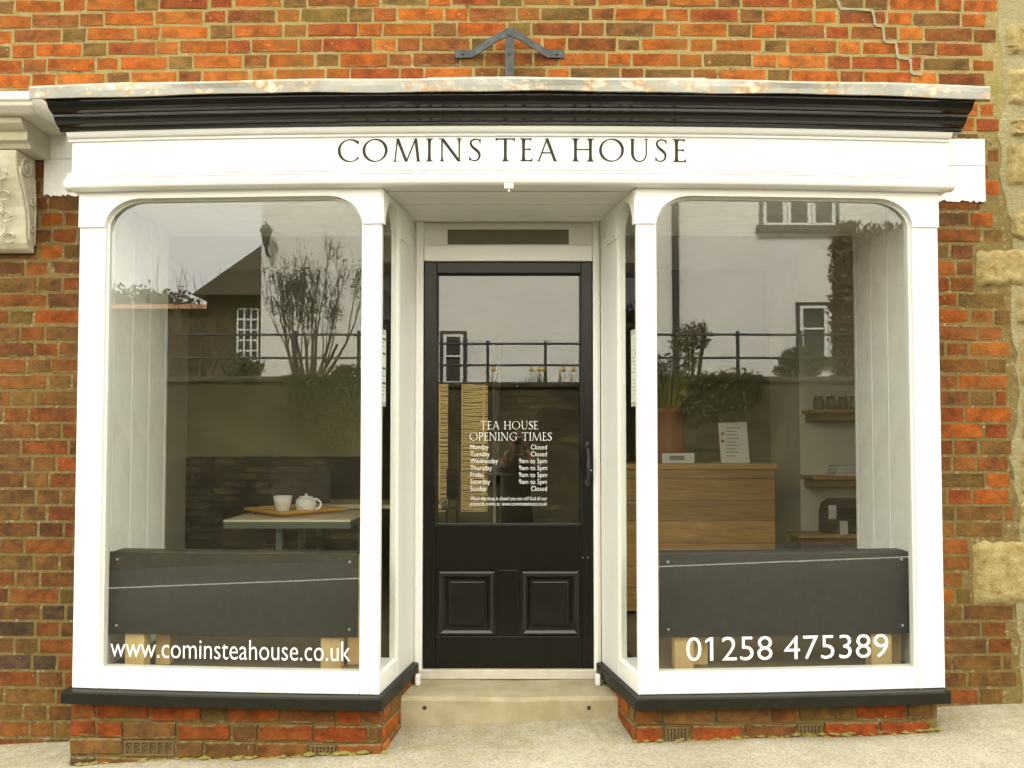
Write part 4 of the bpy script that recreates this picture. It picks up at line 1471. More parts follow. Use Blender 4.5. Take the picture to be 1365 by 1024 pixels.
# bistro table and chair deep inside
def bistro():
    x, y = at(664, 625, 10.8)[0], 10.8
    t = thing('bistro_table', 'small round pedestal table seen through the door glass', 'table', (x, y, FZ))
    m_ = MB(); m_.lathe([(.001, .70), (.19, .70), (.195, .71), (.19, .72), (.001, .72)], (x, y, FZ + .03), 24); m_.build('table_top', 'table_laminate', t)
    MB().tube([(x, y, FZ + .02), (x, y, FZ + .73)], .025, 10).build('pedestal', 'dark_chair', t)
    m_ = MB(); m_.box(x - .2, x + .2, y - .03, y + .03, FZ, FZ + .03); m_.box(x - .03, x + .03, y - .2, y - .031, FZ, FZ + .03); m_.box(x - .03, x + .03, y + .031, y + .2, FZ, FZ + .03)
    m_.build('foot', 'dark_chair', t, bevel=.004)
bistro()


def chair(x, y, rz, lbl, group=None, name='chair', hgt=.86):
    c, s = math.cos(rz), math.sin(rz)
    T = lambda a, b, z_: (x + a * c - b * s, y + a * s + b * c, FZ + z_)
    t = thing(name, lbl, 'chair', (x, y, FZ), group)
    MB(T).box(-.21, .21, -.20, .20, .435, .465).build('seat', 'dark_chair', t, bevel=.01)
    m_ = MB(T)
    prof = [(-.21 + .42 * i / 10) for i in range(11)]
    rnd = lambda a: (max(0, abs(a) - .15) / .06) ** 2 * .04
    m_.slab([(a, hgt - rnd(a)) for a in prof], [(a * .96, .52) for a in prof], .19, .205)
    m_.build('backrest', 'dark_chair', t, bevel=.004)
    for a, b in ((-.19, -.17), (.19, -.17), (-.19, .19), (.19, .19)):
        MB(T).tube([(a, b, .436), (a * 1.06, b * 1.06, 0)], .012, 8).build('leg', 'dark_chair', t)
    for a in (-.17, .17):
        MB(T).tube([(a, .20, .44), (a, .212, .56)], .01, 6).build('back_stay', 'dark_chair', t)
    return t


cx_, cz_ = at(403, 620, 6.2)
chair(cx_, 6.1, .15, 'dark solid backed chair behind the tea tray table', None, 'chair', .98)
chair(at(592, 640, 9.2)[0] - .1, 9.2, -1.2, 'dark chair turned sideways by the back windows of the shop', None, 'chair', .86)

# the tea table in the left window
TT = .845
tb = thing('tea_table', 'pale topped table with a grey green steel frame behind the left window', 'table', (-1.33, 5.4, FZ))
MB().box(-1.70, -.965, 5.0, 5.75, TT - .012, TT).build('table_top', 'table_laminate', tb, bevel=.002)
MB().box(-1.70, -.965, 5.002, 5.748, TT - .05, TT - .0125).build('table_frame', 'green_steel', tb, bevel=.002)
for a, b in ((-1.40, 5.10), (-1.40, 5.62), (-1.02, 5.62)):
    MB().box(a - .018, a + .018, b - .018, b + .018, FZ, TT - .051).build('leg', 'green_steel', tb, bevel=.002)
# second table and bench behind
tb2 = thing('cafe_table', 'second pale table further back beyond the tea tray', 'table', (-1.05, 6.5, FZ))
MB().box(-1.55, -.55, 6.2, 6.75, TT - .03, TT).build('table_top', 'table_laminate', tb2, bevel=.002)
for a in (-1.48, -.62):
    MB().box(a - .02, a + .02, 6.45, 6.49, FZ, TT - .031).build('leg', 'green_steel', tb2)
tr = thing('tea_tray', 'orange wooden tray with flared rim set cornerwise on the tea table', 'tray', (-1.38, 5.42, TT))
Fp = Vector((-1.40, 5.10)); Rp = Vector((-1.075, 5.46)); Lp = Vector((-1.715, 5.42)); Bp = Rp + Lp - Fp
ctr = (Fp + Bp) / 2
def ring(k, z_): return [((ctr + (q - ctr) * k).x, (ctr + (q - ctr) * k).y, z_) for q in (Fp, Rp, Bp, Lp)]
m_ = MB()
rr = ring(.80, TT + .001) + ring(.80, TT + .016) + ring(1.0, TT + .022) + ring(1.0, TT + .038) + ring(.93, TT + .040) + ring(.86, TT + .026)
m_.add(rr, [(4 * i + j, 4 * i + (j + 1) % 4, 4 * i + 4 + (j + 1) % 4, 4 * i + 4 + j) for i in range(5) for j in range(4)] + [(20, 21, 22, 23), (3, 2, 1, 0)])
m_.build('tray_body', 'tray_wood', tr)
cp = thing('tea_cup', 'white handleless tea cup on the left of the wooden tray', 'cup', (-1.43, 5.27, TT + .026))
m_ = MB(); m_.lathe([(.001, .0), (.038, .0), (.041, .006), (.050, .050), (.057, .095), (.0545, .095), (.047, .05), (.038, .012), (.001, .010)], (-1.43, 5.27, TT + .027), 28)
m_.build('cup_body', 'porcelain', cp, smooth=True)
tp = thing('teapot', 'small white round teapot with a loop handle on the wooden tray', 'teapot', (-1.285, 5.30, TT + .026))
c_ = (-1.295, 5.30, TT + .027)
m_ = MB(); m_.lathe([(.001, 0), (.050, 0), (.060, .010), (.064, .04), (.062, .066), (.052, .078), (.04, .082), (.001, .084)], c_, 28)
m_.build('pot_body', 'porcelain', tp, smooth=True)
m_ = MB(); m_.lathe([(.001, .082), (.044, .082), (.04, .090), (.011, .093), (.009, .094), (.009, .106), (.001, .107)], c_, 20); m_.build('lid', 'porcelain', tp, smooth=True)
m_ = MB(); m_.tube([(c_[0] + .050 + .043 * math.sin(a), c_[1] - .012, c_[2] + .042 - .033 * math.cos(a)) for a in [math.pi * i / 12 for i in range(13)]], .0075, 8); m_.build('handle', 'porcelain', tp, smooth=True)
m_ = MB(); m_.tube([(c_[0] - .02, c_[1] + .05, c_[2] + .04), (c_[0] - .03, c_[1] + .085, c_[2] + .07)], [.014, .008], 8); m_.build('spout', 'porcelain', tp, smooth=True)

# dark boards standing in the windows
def board(x0, x1, lbl):
    t = thing('window_board', lbl, 'board', ((x0 + x1) / 2, 3.86, .2905), 'dark boards standing in the display windows')
    m_ = MB(); m_.box(x0, x1, 3.825, 3.842, .432, .800, 8); m_.build('front_board', 'slate_board', t, wp=True, bevel=.003)
    m_ = MB(); m_.box(x0 + .015, x1 - .01, 3.844, 3.93, .786, .803, 8); m_.build('top_board', 'slate_board', t, wp=True, bevel=.003)
    for xx in (x0 + .02, x1 - .05):
        for zz in (.765, .468):
            MB().disc(xx + .015, 3.8245, zz, .0065, .004).build('screw_cap', 'screw_steel', t, wp=True)
    for xa, xb in ((x0 + .065, x0 + .15), (x1 - .165, x1 - .075)):
        MB().box(xa, xb, 3.8435, 3.915, .2905, .785).build('leg', 'pine_leg', t, bevel=.003)
        MB().box(xa + .10, xb + .08, 3.93, 3.98, .2905, .785).build('leg', 'pine_leg', t, bevel=.003)
board(-1.800, -.705, 'long dark panel on wooden feet behind the web address')
board(.628, 1.728, 'long dark panel on wooden feet behind the phone number')

# papers in clear holders in the side lights
def menu(T, lbl, bars):
    t = thing('menu_holder', lbl, 'menu', T(.11, -.07, 1.49), 'menu sheets in the doorway side windows')
    u0, u1 = .045, .165
    MB(T).box(u0 - .012, u1 + .012, -.034, -.030, 1.455, 1.80).build('holder', 'acrylic', t)
    MB(T).box(u0, u1, -.0295, -.0275, 1.475, 1.775).build('sheet', 'paper', t)
    m_ = MB(T)
    for k in range(16):
        zz = 1.755 - k * .0165
        if bars and k % 4 == 0: m_.box(u0 + .006, u1 - .010, -.0268, -.0262, zz - .004, zz + .006)
        else: m_.box(u0 + .010, u1 - .010 - R.uniform(0, .05), -.0268, -.0262, zz - .0015, zz + .0015)
    m_.build('print', 'ink' if bars else 'ink_faint', t)
menu(TL, 'printed menu with dark heading bars in the left side light', True)
menu(TR, 'printed sheet with pale lines in the right side light', False)

# counter, shelves and what stands on them, seen through the right window
CT = 1.150
ct = thing('shop_counter', 'oak boarded counter seen through the right window', 'counter', (1.15, 6.0, FZ))
h0 = FZ
zs = [FZ + .02, .32, .47, .62, .77, .905, 1.05]
for a, b in zip(zs, zs[1:]):
    MB().box(.55, 1.725, 5.80, 5.82, a, b - .003).build('plank', 'oak_horizontal', ct, bevel=.002)
MB().box(.55, 1.724, 5.803, 5.82, 1.051, CT - .042).build('plank', 'oak_horizontal', ct)
MB().box(.53, 1.74, 5.785, 6.45, CT - .04, CT).build('counter_top', 'oak_horizontal', ct, bevel=.003)
MB().box(1.70, 1.725, 5.8205, 6.43, FZ, CT - .041).build('end_panel', 'oak_horizontal', ct)
x_, z_ = at(978, 610, 5.9)
ms = thing('menu_sheet', 'white price list sheet propped up on the oak counter', 'sign', (x_, 5.9, CT))
MB().slab([(x_ - .105, CT + .275), (x_ + .09, CT + .28)], [(x_ - .085, CT), (x_ + .11, CT)], 5.90, 5.903).build('sheet', 'paper', ms)
m_ = MB(); m2 = MB()
for k in range(9):
    zz = CT + .24 - k * .024
    m_.box(x_ - .05, x_ + .06 - R.uniform(0, .05), 5.8988, 5.8994, zz - .003, zz + .003)
for k in range(2): m2.box(x_ - .085, x_ - .065, 5.8988, 5.8994, CT + .19 - k * .05, CT + .21 - k * .05)
m_.build('print', 'ink_faint', ms); m2.build('stamp', 'ink_red', ms)
x_, z_ = at(893, 600, 6.05)
pp = thing('potted_plant', 'terracotta pot of straw coloured grass on the counter', 'plant', (x_, 6.1, CT))
m_ = MB(); m_.lathe([(.001, 0), (.12, 0), (.125, .02), (.085, .34), (.098, .345), (.098, .38), (.08, .38), (.001, .36)], (x_, 6.1, CT), 24); m_.build('pot', 'terracotta', pp, smooth=True)
m_ = MB()
for k in range(90):
    a = R.uniform(0, 6.28); l_ = R.uniform(.15, .34); o = R.uniform(.02, .16)
    b0 = Vector((x_ + .05 * math.cos(a), 6.1 + .05 * math.sin(a), CT + .36)); b1 = b0 + Vector((math.cos(a) * o * .5, math.sin(a) * o * .5, l_ * .6)); b2 = b0 + Vector((math.cos(a) * o, math.sin(a) * o, l_))
    m_.tube([b0, b1, b2], [.004, .004, .001], 3)
m_.build('grass_blades', 'leaf_straw', pp)
x_, z_ = at(904, 608, 5.86)
cd = thing('postcard_stand', 'small white card standing on the counter in front of the terracotta pot', 'card', (x_, 5.86, CT))
MB().slab([(x_ - .11, CT + .065), (x_ + .11, CT + .07)], [(x_ - .11, CT), (x_ + .11, CT)], 5.855, 5.858).build('card', 'paper', cd)
MB().box(x_ - .06, x_ + .04, 5.8535, 5.8545, CT + .02, CT + .05).build('print', 'ink_faint', cd)
SH = []
for (py, xl, what) in ((546, 1085, 'jars'), (635, 1083, 'books'), (713, 1064, 'machine')):
    x_, z_ = at(xl, py, 6.03)
    sh = thing('wall_shelf', {'jars': 'topmost oak shelf carrying small jars', 'books': 'middle oak shelf carrying a low stack of packets', 'machine': 'lowest oak shelf carrying the dark rounded machine'}[what], 'shelf', (x_ + .3, 6.3, z_), 'oak shelves on the cream wall')
    vs = [(x_, 6.02, z_ - .022), (x_, 6.02, z_), (2.77, 6.02, z_), (2.77, 6.02, z_ - .022), (x_, 6.297, z_ - .022), (x_, 6.297, z_), (2.77, 6.297, z_), (2.77, 6.297, z_ - .022)]
    MB().box(x_, 2.77, 6.02, 6.297, z_ - .022, z_).build('shelf_top', 'oak_horizontal', sh, bevel=.002)
    m_ = MB(); m_.prism([(6.05, z_ - .023), (6.07, z_ - .045), (6.09, z_ - .075), (6.297, z_ - .085), (6.297, z_ - .023)], x_ + .03, 2.77); m_.build('shelf_apron', 'oak_horizontal', sh)
    SH.append((x_, z_))
x_, z_ = SH[0]
for k in range(6):
    xx = x_ + .07 + k * .085
    j = MB(); j.lathe([(.001, 0), (.034, 0), (.037, .01), (.037, .07), (.028, .082), (.03, .084), (.03, .096), (.001, .098)], (xx, 6.13, z_ + .0005), 14)
    j = j.build('storage_jar', 'jar_grey', smooth=True); tag(j, ('first', 'second', 'third', 'fourth', 'fifth', 'last')[k] + ' dull storage jar from the left on the topmost oak shelf', 'jar', 'jars on the topmost oak shelf')
x_, z_ = SH[1]
for k in range(3):
    o = MB().box(x_ + .17 + .012 * k, x_ + .46 - .01 * k, 6.06 + .01 * k, 6.24, z_ + .0005 + .024 * k, z_ + .0225 + .024 * k).build('tea_packet', 'paper', bevel=.003)
    tag(o, ('bottom', 'middle', 'top')[k] + ' pale packet of the low stack on the middle oak shelf', 'packet', 'packets on the middle oak shelf')
x_, z_ = SH[2]
mc = thing('water_boiler', 'dark rounded machine standing on the lowest oak shelf', 'machine', (x_ + .34, 6.16, z_))
m_ = MB()
A_ = [(x_ + .22, z_), (x_ + .225, z_ + .16), (x_ + .245, z_ + .215), (x_ + .29, z_ + .24), (x_ + .40, z_ + .245), (x_ + .50, z_ + .24), (x_ + .53, z_ + .2), (x_ + .54, z_)]
m_.slab(A_, [(x, z_) for x, _ in A_], 6.10, 6.26); m_.build('machine_body', 'dark_chair', mc, bevel=.01)
m_ = MB(); m_.disc(x_ + .40, 6.0995, z_ + .12, .018, .01); m_.build('dial', 'iron_black', mc)
for k, (dx, dz, nm) in enumerate(((.235, .105, 'upper'), (.29, .0, 'lower'))):
    o = MB().box(x_ + dx, x_ + dx + .055, 6.04 - .012 * k + (.05 if k == 0 else 0), 6.043 - .012 * k + (.05 if k == 0 else 0), z_ + .0006 + dz, z_ + .095 + dz).build('price_card', 'paper')
    if k == 0:
        o.parent = mc; o.location = o.location - mc.location
    else:
        tag(o, 'small pale price card leaning before the dark machine', 'card')

# ------------------------------------------------------------------ across the street (seen mirrored in the glass)
def across(px, py, d, yg=3.77):
    """a point of the far side of the street from its place in a reflection, d metres along the mirrored ray"""
    x, z_ = at(px, py, d)
    return x, 2 * yg - d, z_


rw = thing('retaining_wall', 'long old brick garden wall across the street, reflected in the windows', 'wall', (0, -4.1, 0))
RT = 2.08
MB().box(-14, 14, -4.31, -3.95, -.8, RT).build('wall_face', 'old_brickwork', rw)
for i in range(40):
    MB().box(-14 + .7 * i, -14 + .7 * i + .69, -4.33, -3.91, RT + .001, RT + .055).build('coping_stone', 'old_brickwork', rw, bevel=.01)
# iron railing on top
rl = thing('garden_railing', 'black iron three bar railing along the top of the garden wall', 'railing', (0, -4.15, RT))
zr = [across(300, py, 11.7)[2] for py in (447, 478, 504)]
for zz in zr:
    MB().tube([(-14, -4.15, zz), (14, -4.15, zz)], .017, 6).build('rail', 'house_black', rl)
x = across(228, 450, 11.7)[0]
k = 0
while x < 9:
    MB().box(x - .02, x + .02, -4.17, -4.13, RT + .05, zr[0] + .05).build('post', 'house_black', rl)
    x += .855

# white rendered house
HD = 14.5
hx0 = across(349, 400, HD)[0]
wh = thing('white_house', 'white rendered house with black trimmed windows, reflected in the glass', 'house', (2, -7.2, TZ))
yh = 2 * 3.77 - HD
MB().box(hx0, 14, yh - 7, yh, TZ - .1, 6.3).build('wall', 'render_white', wh)
m_ = MB(); m_.prism([(yh + .35, 6.25), (yh - 3.5, 8.4), (yh - 7.3, 6.25)], hx0 - .3, 14.3); m_.build('roof', 'roof_tile', wh)


def house_window(px0, px1, py0, py1, n, sill=True):
    x0, _, z1 = across(px0, py0, HD); x1, _, z0 = across(px1, py1, HD)
    w = MB()
    b = .05
    w.box(x0 - b, x1 + b, yh + .001, yh + .05, z1, z1 + b); w.box(x0 - b, x0, yh + .001, yh + .05, z0, z1 - .001); w.box(x1, x1 + b, yh + .001, yh + .05, z0, z1 - .001)
    w.box(x0 - b - .06, x1 + b + .06, yh + .001, yh + .11, z0 - .09, z0 - .001)
    fr = w.build('window', 'house_black', wh)
    cw = (x1 - x0) / n
    for i in range(n):
        a, c = x0 + i * cw + .012, x0 + (i + 1) * cw - .012
        m_ = MB(); t = .055
        m_.box(a, c, yh + .002, yh + .04, z1 - t, z1 - .001); m_.box(a, c, yh + .002, yh + .04, z0, z0 + t)
        m_.box(a, a + t, yh + .002, yh + .04, z0 + t, z1 - t); m_.box(c - t, c, yh + .002, yh + .04, z0 + t, z1 - t)
        if sill: m_.box(a + t, c - t, yh + .002, yh + .035, z0 + (z1 - z0) * .54, z0 + (z1 - z0) * .54 + .03)
        m_.build('casement', 'house_white', fr)
        MB().box(a + t, c - t, yh + .002, yh + .012, z0 + t, z1 - t).build('pane', 'dark_room', fr)


house_window(1063, 1140, 408, 478, 2)
house_window(1014, 1112, 240, 303, 3, False)
house_window(583, 613, 435, 507, 1)
x_, _, z_ = across(900, 400, HD - .1)
MB().tube([(x_, yh + .09, TZ), (x_, yh + .09, 6.2)], .06, 8).build('drainpipe', 'house_black', wh)
# wall lantern
lx, ly, lz = across(357, 318, HD - .15)
lt = thing('wall_lantern', 'black carriage lantern on the corner of the white house', 'lantern', (lx, yh, lz))
m_ = MB(); m_.lathe([(.03, -.16), (.05, -.13), (.055, -.10), (.10, .10), (.12, .11), (.06, .19), (.015, .22), (.015, .26), (.001, .27)], (lx, yh + .2, lz), 6); m_.build('lamp_case', 'house_black', lt)
MB().tube([(lx, yh + .2, lz - .15), (lx, yh + .16, lz - .26), (lx, yh + .02, lz - .28)], .025, 6).build('arm', 'house_black', lt)

# tiled brick house beyond
bh = thing('brick_house', 'brick house with a steep tiled roof beyond the bare tree, reflected at left', 'house', (-6, -10.5, TZ))
BD = 18.0
xe, _, ze = across(265, 397, BD); xr, _, zr2 = across(352, 303, BD); yb_ = 2 * 3.77 - BD
xw0 = across(277, 400, BD)[0]
MB().box(xw0, -2.5, yb_ - 6, yb_, TZ - .2, ze).build('wall', 'house_brickwork', bh)
m_ = MB()
m_.add([(xe, yb_ + .35, ze), (-2.2, yb_ + .35, ze), (-2.2, yb_ - 6.3, ze), (xe, yb_ - 6.3, ze), (xr, yb_ - 1.6, zr2 + .35), (-2.2, yb_ - 1.6, zr2 + .35), (xr, yb_ - 4.2, zr2 + .35), (-2.2, yb_ - 4.2, zr2 + .35)],
       [(0, 1, 5, 4), (4, 5, 7, 6), (6, 7, 2, 3), (0, 4, 6, 3), (0, 3, 2, 1), (1, 2, 7, 5)])
m_.build('roof', 'roof_tile', bh)
x0, _, z1 = across(319, 413, BD); x1, _, z0 = across(345, 482, BD)
m_ = MB()
m_.box(x0, x1, yb_ + .001, yb_ + .02, z0, z1)
wdw = m_.build('window', 'dark_room', bh)
m_ = MB()
for i in range(4): m_.box(x0 + (x1 - x0) * i / 3 - .018, x0 + (x1 - x0) * i / 3 + .018, yb_ + .021, yb_ + .05, z0, z1)
for i in range(6): m_.box(x0, x1, yb_ + .0205, yb_ + .045, z0 + (z1 - z0) * i / 5 - .018, z0 + (z1 - z0) * i / 5 + .018)
m_.build('glazing_bars', 'house_white', wdw)
gw = thing('garden_wall', 'brick boundary wall with a tiled top at the far left of the reflection', 'wall', (-9, -11.5, TZ))
zg = across(250, 410, 19)[2]
MB().box(-16, xw0 + .02, -11.6, -11.3, TZ - .2, zg - .08).build('wall_face', 'house_brickwork', gw)
m_ = MB(); m_.prism([(-11.15, zg - .079), (-11.45, zg + .06), (-11.75, zg - .079)], -16, xw0 + .02); m_.build('coping', 'terracotta', gw)


# trees and shrubs of the raised garden
def branch(m_, p, d, r, l, depth, spread, leaves=None, lean=.12):
    pts, rad = [p], [r]
    q = p.copy(); dd = d.copy()
    for i in range(4):
        dd = (dd + Vector((R.gauss(0, .07), R.gauss(0, .07), lean * .5))).normalized()
        q = q + dd * l / 4
        pts.append(q.copy()); rad.append(r * (1 - .5 * (i + 1) / 4))
    m_.tube(pts, rad, 5 if r > .015 else 3)
    if leaves is not None and depth <= 1:
        for k in range(3):
            leaves.append(pts[R.randint(1, 4)] + Vector((R.gauss(0, .04), R.gauss(0, .04), R.gauss(0, .04))))
    if depth > 0:
        for k in range(R.choice((2, 3))):
            s_ = pts[R.randint(2, 4)]
            nd = (dd + Vector((R.gauss(0, spread), R.gauss(0, spread), R.uniform(.2, .7)))).normalized()
            branch(m_, s_, nd, max(rad[-1] * .8, .004), l * R.uniform(.55, .8), depth - 1, spread, leaves, lean)


def bare_tree(px, py, d, h, stems, lbl, name='bare_tree', leafy=True, spread=.3, fan=.55, r0=.055, depth=3):
    x_, y_, z_ = across(px, py, d)
    t = thing(name, lbl, 'tree', (x_, y_, TZ))
    m_ = MB(); lv = []
    for k in range(stems):
        a = (k + .5) / stems * 2 - 1 if stems > 1 else 0
        d0 = Vector((a * fan + R.gauss(0, .04), R.gauss(0, .15), 1)).normalized()
        branch(m_, Vector((x_ + a * .12, y_, TZ - .05)), d0, r0, h * R.uniform(.42, .52), depth, spread, lv if leafy else None)
    m_.build('branches', 'bark', t, recalc=False)
    if lv:
        m_ = MB()
        for p in lv:
            for q in range(2): m_.leaf(p + Vector((R.gauss(0, .03), R.gauss(0, .03), R.gauss(0, .03))), R.uniform(.012, .026))
        m_.build('twig_leaves', 'leaf_dark', t, recalc=False)


def shrub(px, py0, py1, d, wpx, lbl, mat, cnt, size=.04, box=False, name='shrub', cat='shrub', stems=True):
    x_, y_, z1 = across(px, py0, d)
    z0 = TZ
    w = wpx / F * d / 2
    t = thing(name, lbl, cat, (x_, y_, TZ))
    m_ = MB()
    h = z1 - z0
    lobes = [(R.uniform(-.5, .5) * w, R.uniform(-.3, .3) * w, z0 + h * R.uniform(.35, .8), R.uniform(.35, .6) * w) for _ in range(9)]
    for k in range(cnt):
        if box:
            q = Vector((x_ + R.uniform(-w, w), y_ + R.uniform(-w, w) * .6, z0 + h * (R.random())))
            if R.random() < .6:
                q.x = x_ + w * R.choice((-1, 1)) + R.gauss(0, .05)
        else:
            lx_, ly_, lz_, lr = R.choice(lobes)
            v = Vector((R.gauss(0, 1), R.gauss(0, 1), R.gauss(0, 1))).normalized() * lr * R.uniform(.55, 1.05)
            q = Vector((x_ + lx_ + v.x, y_ + ly_ + v.y, max(z0, min(z1, lz_ + v.z * (h / (2 * w + .01)) * .8))))
        m_.leaf(q, size * R.uniform(.6, 1.3))
    if box:                                             # the dense dark heart of a clipped hedge
        nn = 12
        for (sx_, sy_) in ((1, 1),):
            prof = [(x_ + w * .86 * math.cos(2 * math.pi * i / nn), y_ + w * .5 * math.sin(2 * math.pi * i / nn)) for i in range(nn)]
            vs = [(a + R.gauss(0, .02), b_ + R.gauss(0, .02), z0 + h * q) for q in (0, .25, .5, .75, .94) for a, b_ in prof]
            m_.add(vs, [(nn * r_ + i, nn * r_ + (i + 1) % nn, nn * r_ + nn + (i + 1) % nn, nn * r_ + nn + i) for r_ in range(4) for i in range(nn)] + [tuple(range(4 * nn, 5 * nn))])
    m_.build('crown', mat, t, recalc=False)
    m_ = MB()
    for k in range(7):
        a = R.uniform(-1, 1)
        m_.tube([(x_ + a * w * .3, y_, z0 - .02), (x_ + a * w * .6, y_ + R.uniform(-.1, .1), z0 + h * .5), (x_ + a * w * .8, y_, z0 + h * .85)], [.015, .01, .004], 4)
    m_.build('stems', 'bark', t, recalc=False)


def ivy(px0, px1, py1, cnt, lbl):
    x0 = across(px0, 505, 11.5)[0]; x1 = across(px1, 505, 11.5)[0]; zb = across(px0, py1, 11.5)[2]
    t = thing('ivy', lbl, 'ivy', ((x0 + x1) / 2, -3.9, zb))
    m_ = MB()
    for k in range(cnt):
        u = R.random(); dr_ = R.random() ** 1.6
        zz = RT + .08 - dr_ * (RT - zb) * (.35 + .65 * math.sin(math.pi * u))
        m_.leaf((x0 + (x1 - x0) * u + R.gauss(0, .04), -3.9 + R.gauss(.03, .03), zz), R.uniform(.025, .05))
    m_.build('foliage', 'leaf_dark', t, recalc=False)
    m_ = MB()
    for k in range(9):
        x = x0 + (x1 - x0) * (k + .5) / 9
        m_.tube([(x, -3.93, RT + .07), (x + .05, -3.92, RT - .3), (x - .03, -3.93, max(zb, RT - .6))], .008, 3)
    m_.build('stems', 'bark', t, recalc=False)


ivy(385, 500, 610, 1500, 'dark ivy hanging over the garden wall below the bare tree')
ivy(870, 1010, 570, 1200, 'dark creeper trailing over the garden wall below the olive shrub')
bare_tree(412, 490, 12.3, 1.75, 11, 'bare many stemmed tree with upswept branches before the white house', fan=.66, spread=.15, r0=.034, depth=4)
bare_tree(265, 500, 12.9, 1.7, 3, 'thin leafless sapling at the left of the reflected garden', 'bare_sapling', False, .38, .5, .03, 3)
shrub(920, 425, 520, 12.4, 62, 'upright olive green shrub by the drainpipe of the white house', 'leaf_olive', 900, .035)
shrub(890, 470, 520, 12.2, 90, 'loose low shrub spreading under the upright olive one', 'leaf_dark', 350, .035)
shrub(1062, 462, 530, 12.3, 80, 'dense dark bush below the window of the white house', 'leaf_dark', 1500, .04)
shrub(662, 503, 540, 13.0, 34, 'small round bush seen in the glass of the door', 'leaf_olive', 700, .035)
shrub(1168, 302, 520, 12.4, 96, 'tall copper brown hedge column at the right of the reflection', 'leaf_copper', 14000, .045, True, 'hedge_column', 'hedge')
shrub(970, 490, 525, 12.3, 110, 'straggly low plant along the garden wall behind the railing', 'leaf_olive', 380, .03)
shrub(455, 485, 505, 12.2, 60, 'low dark shrub at the foot of the bare tree', 'leaf_dark', 500, .035)
shrub(330, 470, 505, 12.4, 70, 'spiky dark shrub in front of the tiled brick house', 'leaf_dark', 450, .05)
x_, y_, z_ = across(190, 395, 30)
pt = thing('pine_tree', 'distant spreading pine beyond the far garden wall', 'tree', (x_, y_, TZ))
m_ = MB()
for k in range(1400):
    a = R.uniform(-1, 1); m_.leaf((x_ + a * 1.5 + R.gauss(0, .2), y_ + R.gauss(0, .6), z_ - .25 + R.gauss(0, .14) + .25 * math.sin(a * 7)), .12)
m_.build('crown', 'leaf_dark', pt, recalc=False)
MB().tube([(x_, y_, TZ), (x_ + .1, y_, z_ - .2)], [.2, .1], 6).build('trunk', 'bark', pt)
for i, px in enumerate((706, 716, 722, 655, 748, 762)):
    x_, y_, z_ = across(px, 530, 12.7, 4.3)
    t = thing('daffodil_clump', ('second', 'third', 'fourth', 'first', 'fifth', 'last')[i] + ' daffodil clump from the left along the terrace mirrored in the door', 'plant', (x_, y_, TZ), 'daffodils behind the railing')
    m_ = MB()
    for k in range(9):
        dx = R.gauss(0, .05); m_.tube([(x_ + dx * .3, y_, TZ), (x_ + dx, y_ + R.gauss(0, .03), TZ + R.uniform(.15, .3))], [.008, .003], 3)
    m_.build('leaves', 'leaf_olive', t)
    m_ = MB(); m_.lathe([(.001, 0), (.03, .005), (.045, .03), (.02, .04), (.025, .07)], (x_ + .03, y_, TZ + .26), 7); m_.build('flower', 'daffodil', t)

# ------------------------------------------------------------------ the photographer, reflected in the door
GZ_ = RZ
ph = thing('person', 'person in dark clothes holding a camera up to the face, reflected in the door', 'person', (0, -.2, GZ_))


def skin(name, mat, verts, edges, parent, sub=2):
    me = bpy.data.meshes.new(name)
    base = WORLD_LOC[parent]
    me.from_pydata([tuple(Vector(v[:3]) - base) for v in verts], edges, [])
    me.materials.append(MATS[mat])
    o = bpy.data.objects.new(name, me)
    COL.objects.link(o); o.parent = parent
    WORLD_LOC[o] = base
    md = o.modifiers.new('skin', 'SKIN')
    for i, v in enumerate(verts):
        sv = me.skin_vertices[0].data[i]
        r = v[3]
        sv.radius = r if isinstance(r, tuple) else (r, r)
        sv.use_root = (i == 0)
    md.use_smooth_shade = True
    ss = o.modifiers.new('smooth', 'SUBSURF'); ss.levels = ss.render_levels = sub
    return o


g = GZ_
V = [(0, -.24, g + .80, (.15, .11)), (0, -.25, g + .95, (.135, .10)), (0, -.26, g + 1.10, (.155, .105)), (0, -.25, g + 1.22, (.14, .095)), (0, -.235, g + 1.29, (.06, .06)), (0, -.225, g + 1.345, (.047, .05)),
     (.17, -.25, g + 1.235, .058), (.255, -.19, g + 1.02, .047), (.165, -.08, g + 1.20, .036), (.085, -.06, g + 1.40, .027),
     (-.17, -.25, g + 1.235, .058), (-.255, -.19, g + 1.02, .047), (-.165, -.08, g + 1.20, .036), (-.085, -.06, g + 1.40, .027),
     (.095, -.24, g + .70, .088), (.10, -.23, g + .42, .058), (.105, -.26, g + .10, .04), (.11, -.15, g + .035, .038),
     (-.095, -.24, g + .70, .088), (-.10, -.23, g + .42, .058), (-.105, -.26, g + .10, .04), (-.11, -.15, g + .035, .038)]
E_ = [(0, 1), (1, 2), (2, 3), (3, 4), (4, 5), (3, 6), (6, 7), (7, 8), (8, 9), (3, 10), (10, 11), (11, 12), (12, 13), (0, 14), (14, 15), (15, 16), (16, 17), (0, 18), (18, 19), (19, 20), (20, 21)]
skin('body', 'dark_cloth', V, E_, ph)
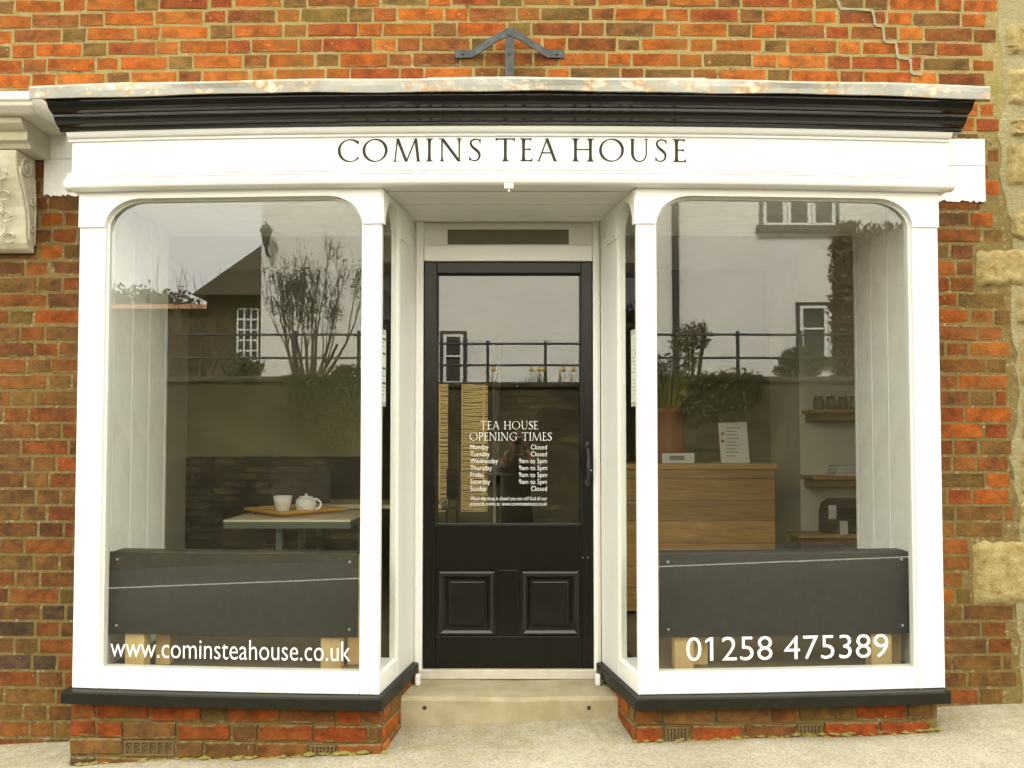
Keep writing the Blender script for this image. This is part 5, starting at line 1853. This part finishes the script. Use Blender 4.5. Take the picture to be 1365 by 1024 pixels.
for s in (-1, 1):
    fa_ = [(s * .165, -.078, g + 1.205, .040), (s * .125, -.068, g + 1.31, .034), (s * .088, -.058, g + 1.405, .028)]
    skin('forearm', 'skin', fa_, [(0, 1), (1, 2)], ph, 1)
    hv = [(s * .088, -.058, g + 1.405, .027), (s * .075, -.055, g + 1.45, .032)]
    he = [(0, 1)]
    for k, (l_, dz) in enumerate(((.045, .028), (.050, .010), (.047, -.008), (.038, -.024))):
        i = len(hv)
        hv += [(s * .070, -.045, g + 1.462 + dz, .010), (s * (.062 - l_ * .3), -.028, g + 1.472 + dz, .009), (s * (.055 - l_ * .6), -.030, g + 1.474 + dz, .008)]
        he += [(1, i), (i, i + 1), (i + 1, i + 2)]
    i = len(hv)
    hv += [(s * .066, -.075, g + 1.445, .011), (s * .045, -.080, g + 1.452, .009)]
    he += [(1, i), (i, i + 1)]
    skin('hand', 'skin', hv, he, ph, 1)
# head: one surface with brow, nose, chin and ears
m_ = MB()
hc = Vector((0, -.205, g + 1.475))
n1, n2 = 20, 16
vs, fs = [], []
for i in range(n2 + 1):
    ph_ = math.pi * i / n2
    for k in range(n1):
        th = 2 * math.pi * k / n1
        x = math.sin(ph_) * math.cos(th); y = math.sin(ph_) * math.sin(th); zq = math.cos(ph_)
        wx = .076 * (1 - .22 * max(0, -zq)); wy = .098 * (1 - .12 * max(0, -zq))
        px, py, pz = x * wx, y * wy, zq * .118
        if y > .8 and abs(x) < .25: py += .018 * max(0, 1 - abs(zq + .15) * 3)      # nose
        if y > .6 and abs(zq - .12) < .14: py -= .006 * (1 if abs(x) > .15 else 0)   # eye sockets
        if abs(x) > .95 and abs(zq) < .3: px *= 1.10                                  # ears
        vs.append((hc.x + px, hc.y + py, hc.z + pz))
for i in range(n2):
    for k in range(n1):
        q = (k + 1) % n1
        fs.append((i * n1 + k, i * n1 + q, (i + 1) * n1 + q, (i + 1) * n1 + k))
m_.add(vs, fs); m_.build('head', 'skin', ph, smooth=True)
m_ = MB()
vs2 = []
fs2 = []
for i in range(n2 + 1):
    ph_ = math.pi * .62 * i / n2
    for k in range(n1):
        th = 2 * math.pi * k / n1
        lim = 1.0 if math.sin(th) < .35 else .55
        pp_ = ph_ * lim
        vs2.append((hc.x + math.sin(pp_) * math.cos(th) * .084, hc.y - .008 + math.sin(pp_) * math.sin(th) * .104, hc.z + .006 + math.cos(pp_) * .124))
m_.add(vs2, [f for f in fs]); m_.build('hair', 'hair', ph, smooth=True)
cmr = thing('compact_camera', 'small black camera held in both hands of the reflected person', 'camera', (0, -.05, EYE - .03))
MB().box(-.052, .052, -.055, -.030, EYE - .033, EYE + .033).build('camera_body', 'camera_black', cmr, bevel=.005)
m_ = MB(); m_.T = None
m_.lathe([(.024, 0), (.024, .018), (.020, .022)], (0, 0, 0), 20)
m_.v = [(x, -.030 + z_, EYE + y) for x, y, z_ in m_.v]
m_.build('lens', 'camera_black', cmr, smooth=True)
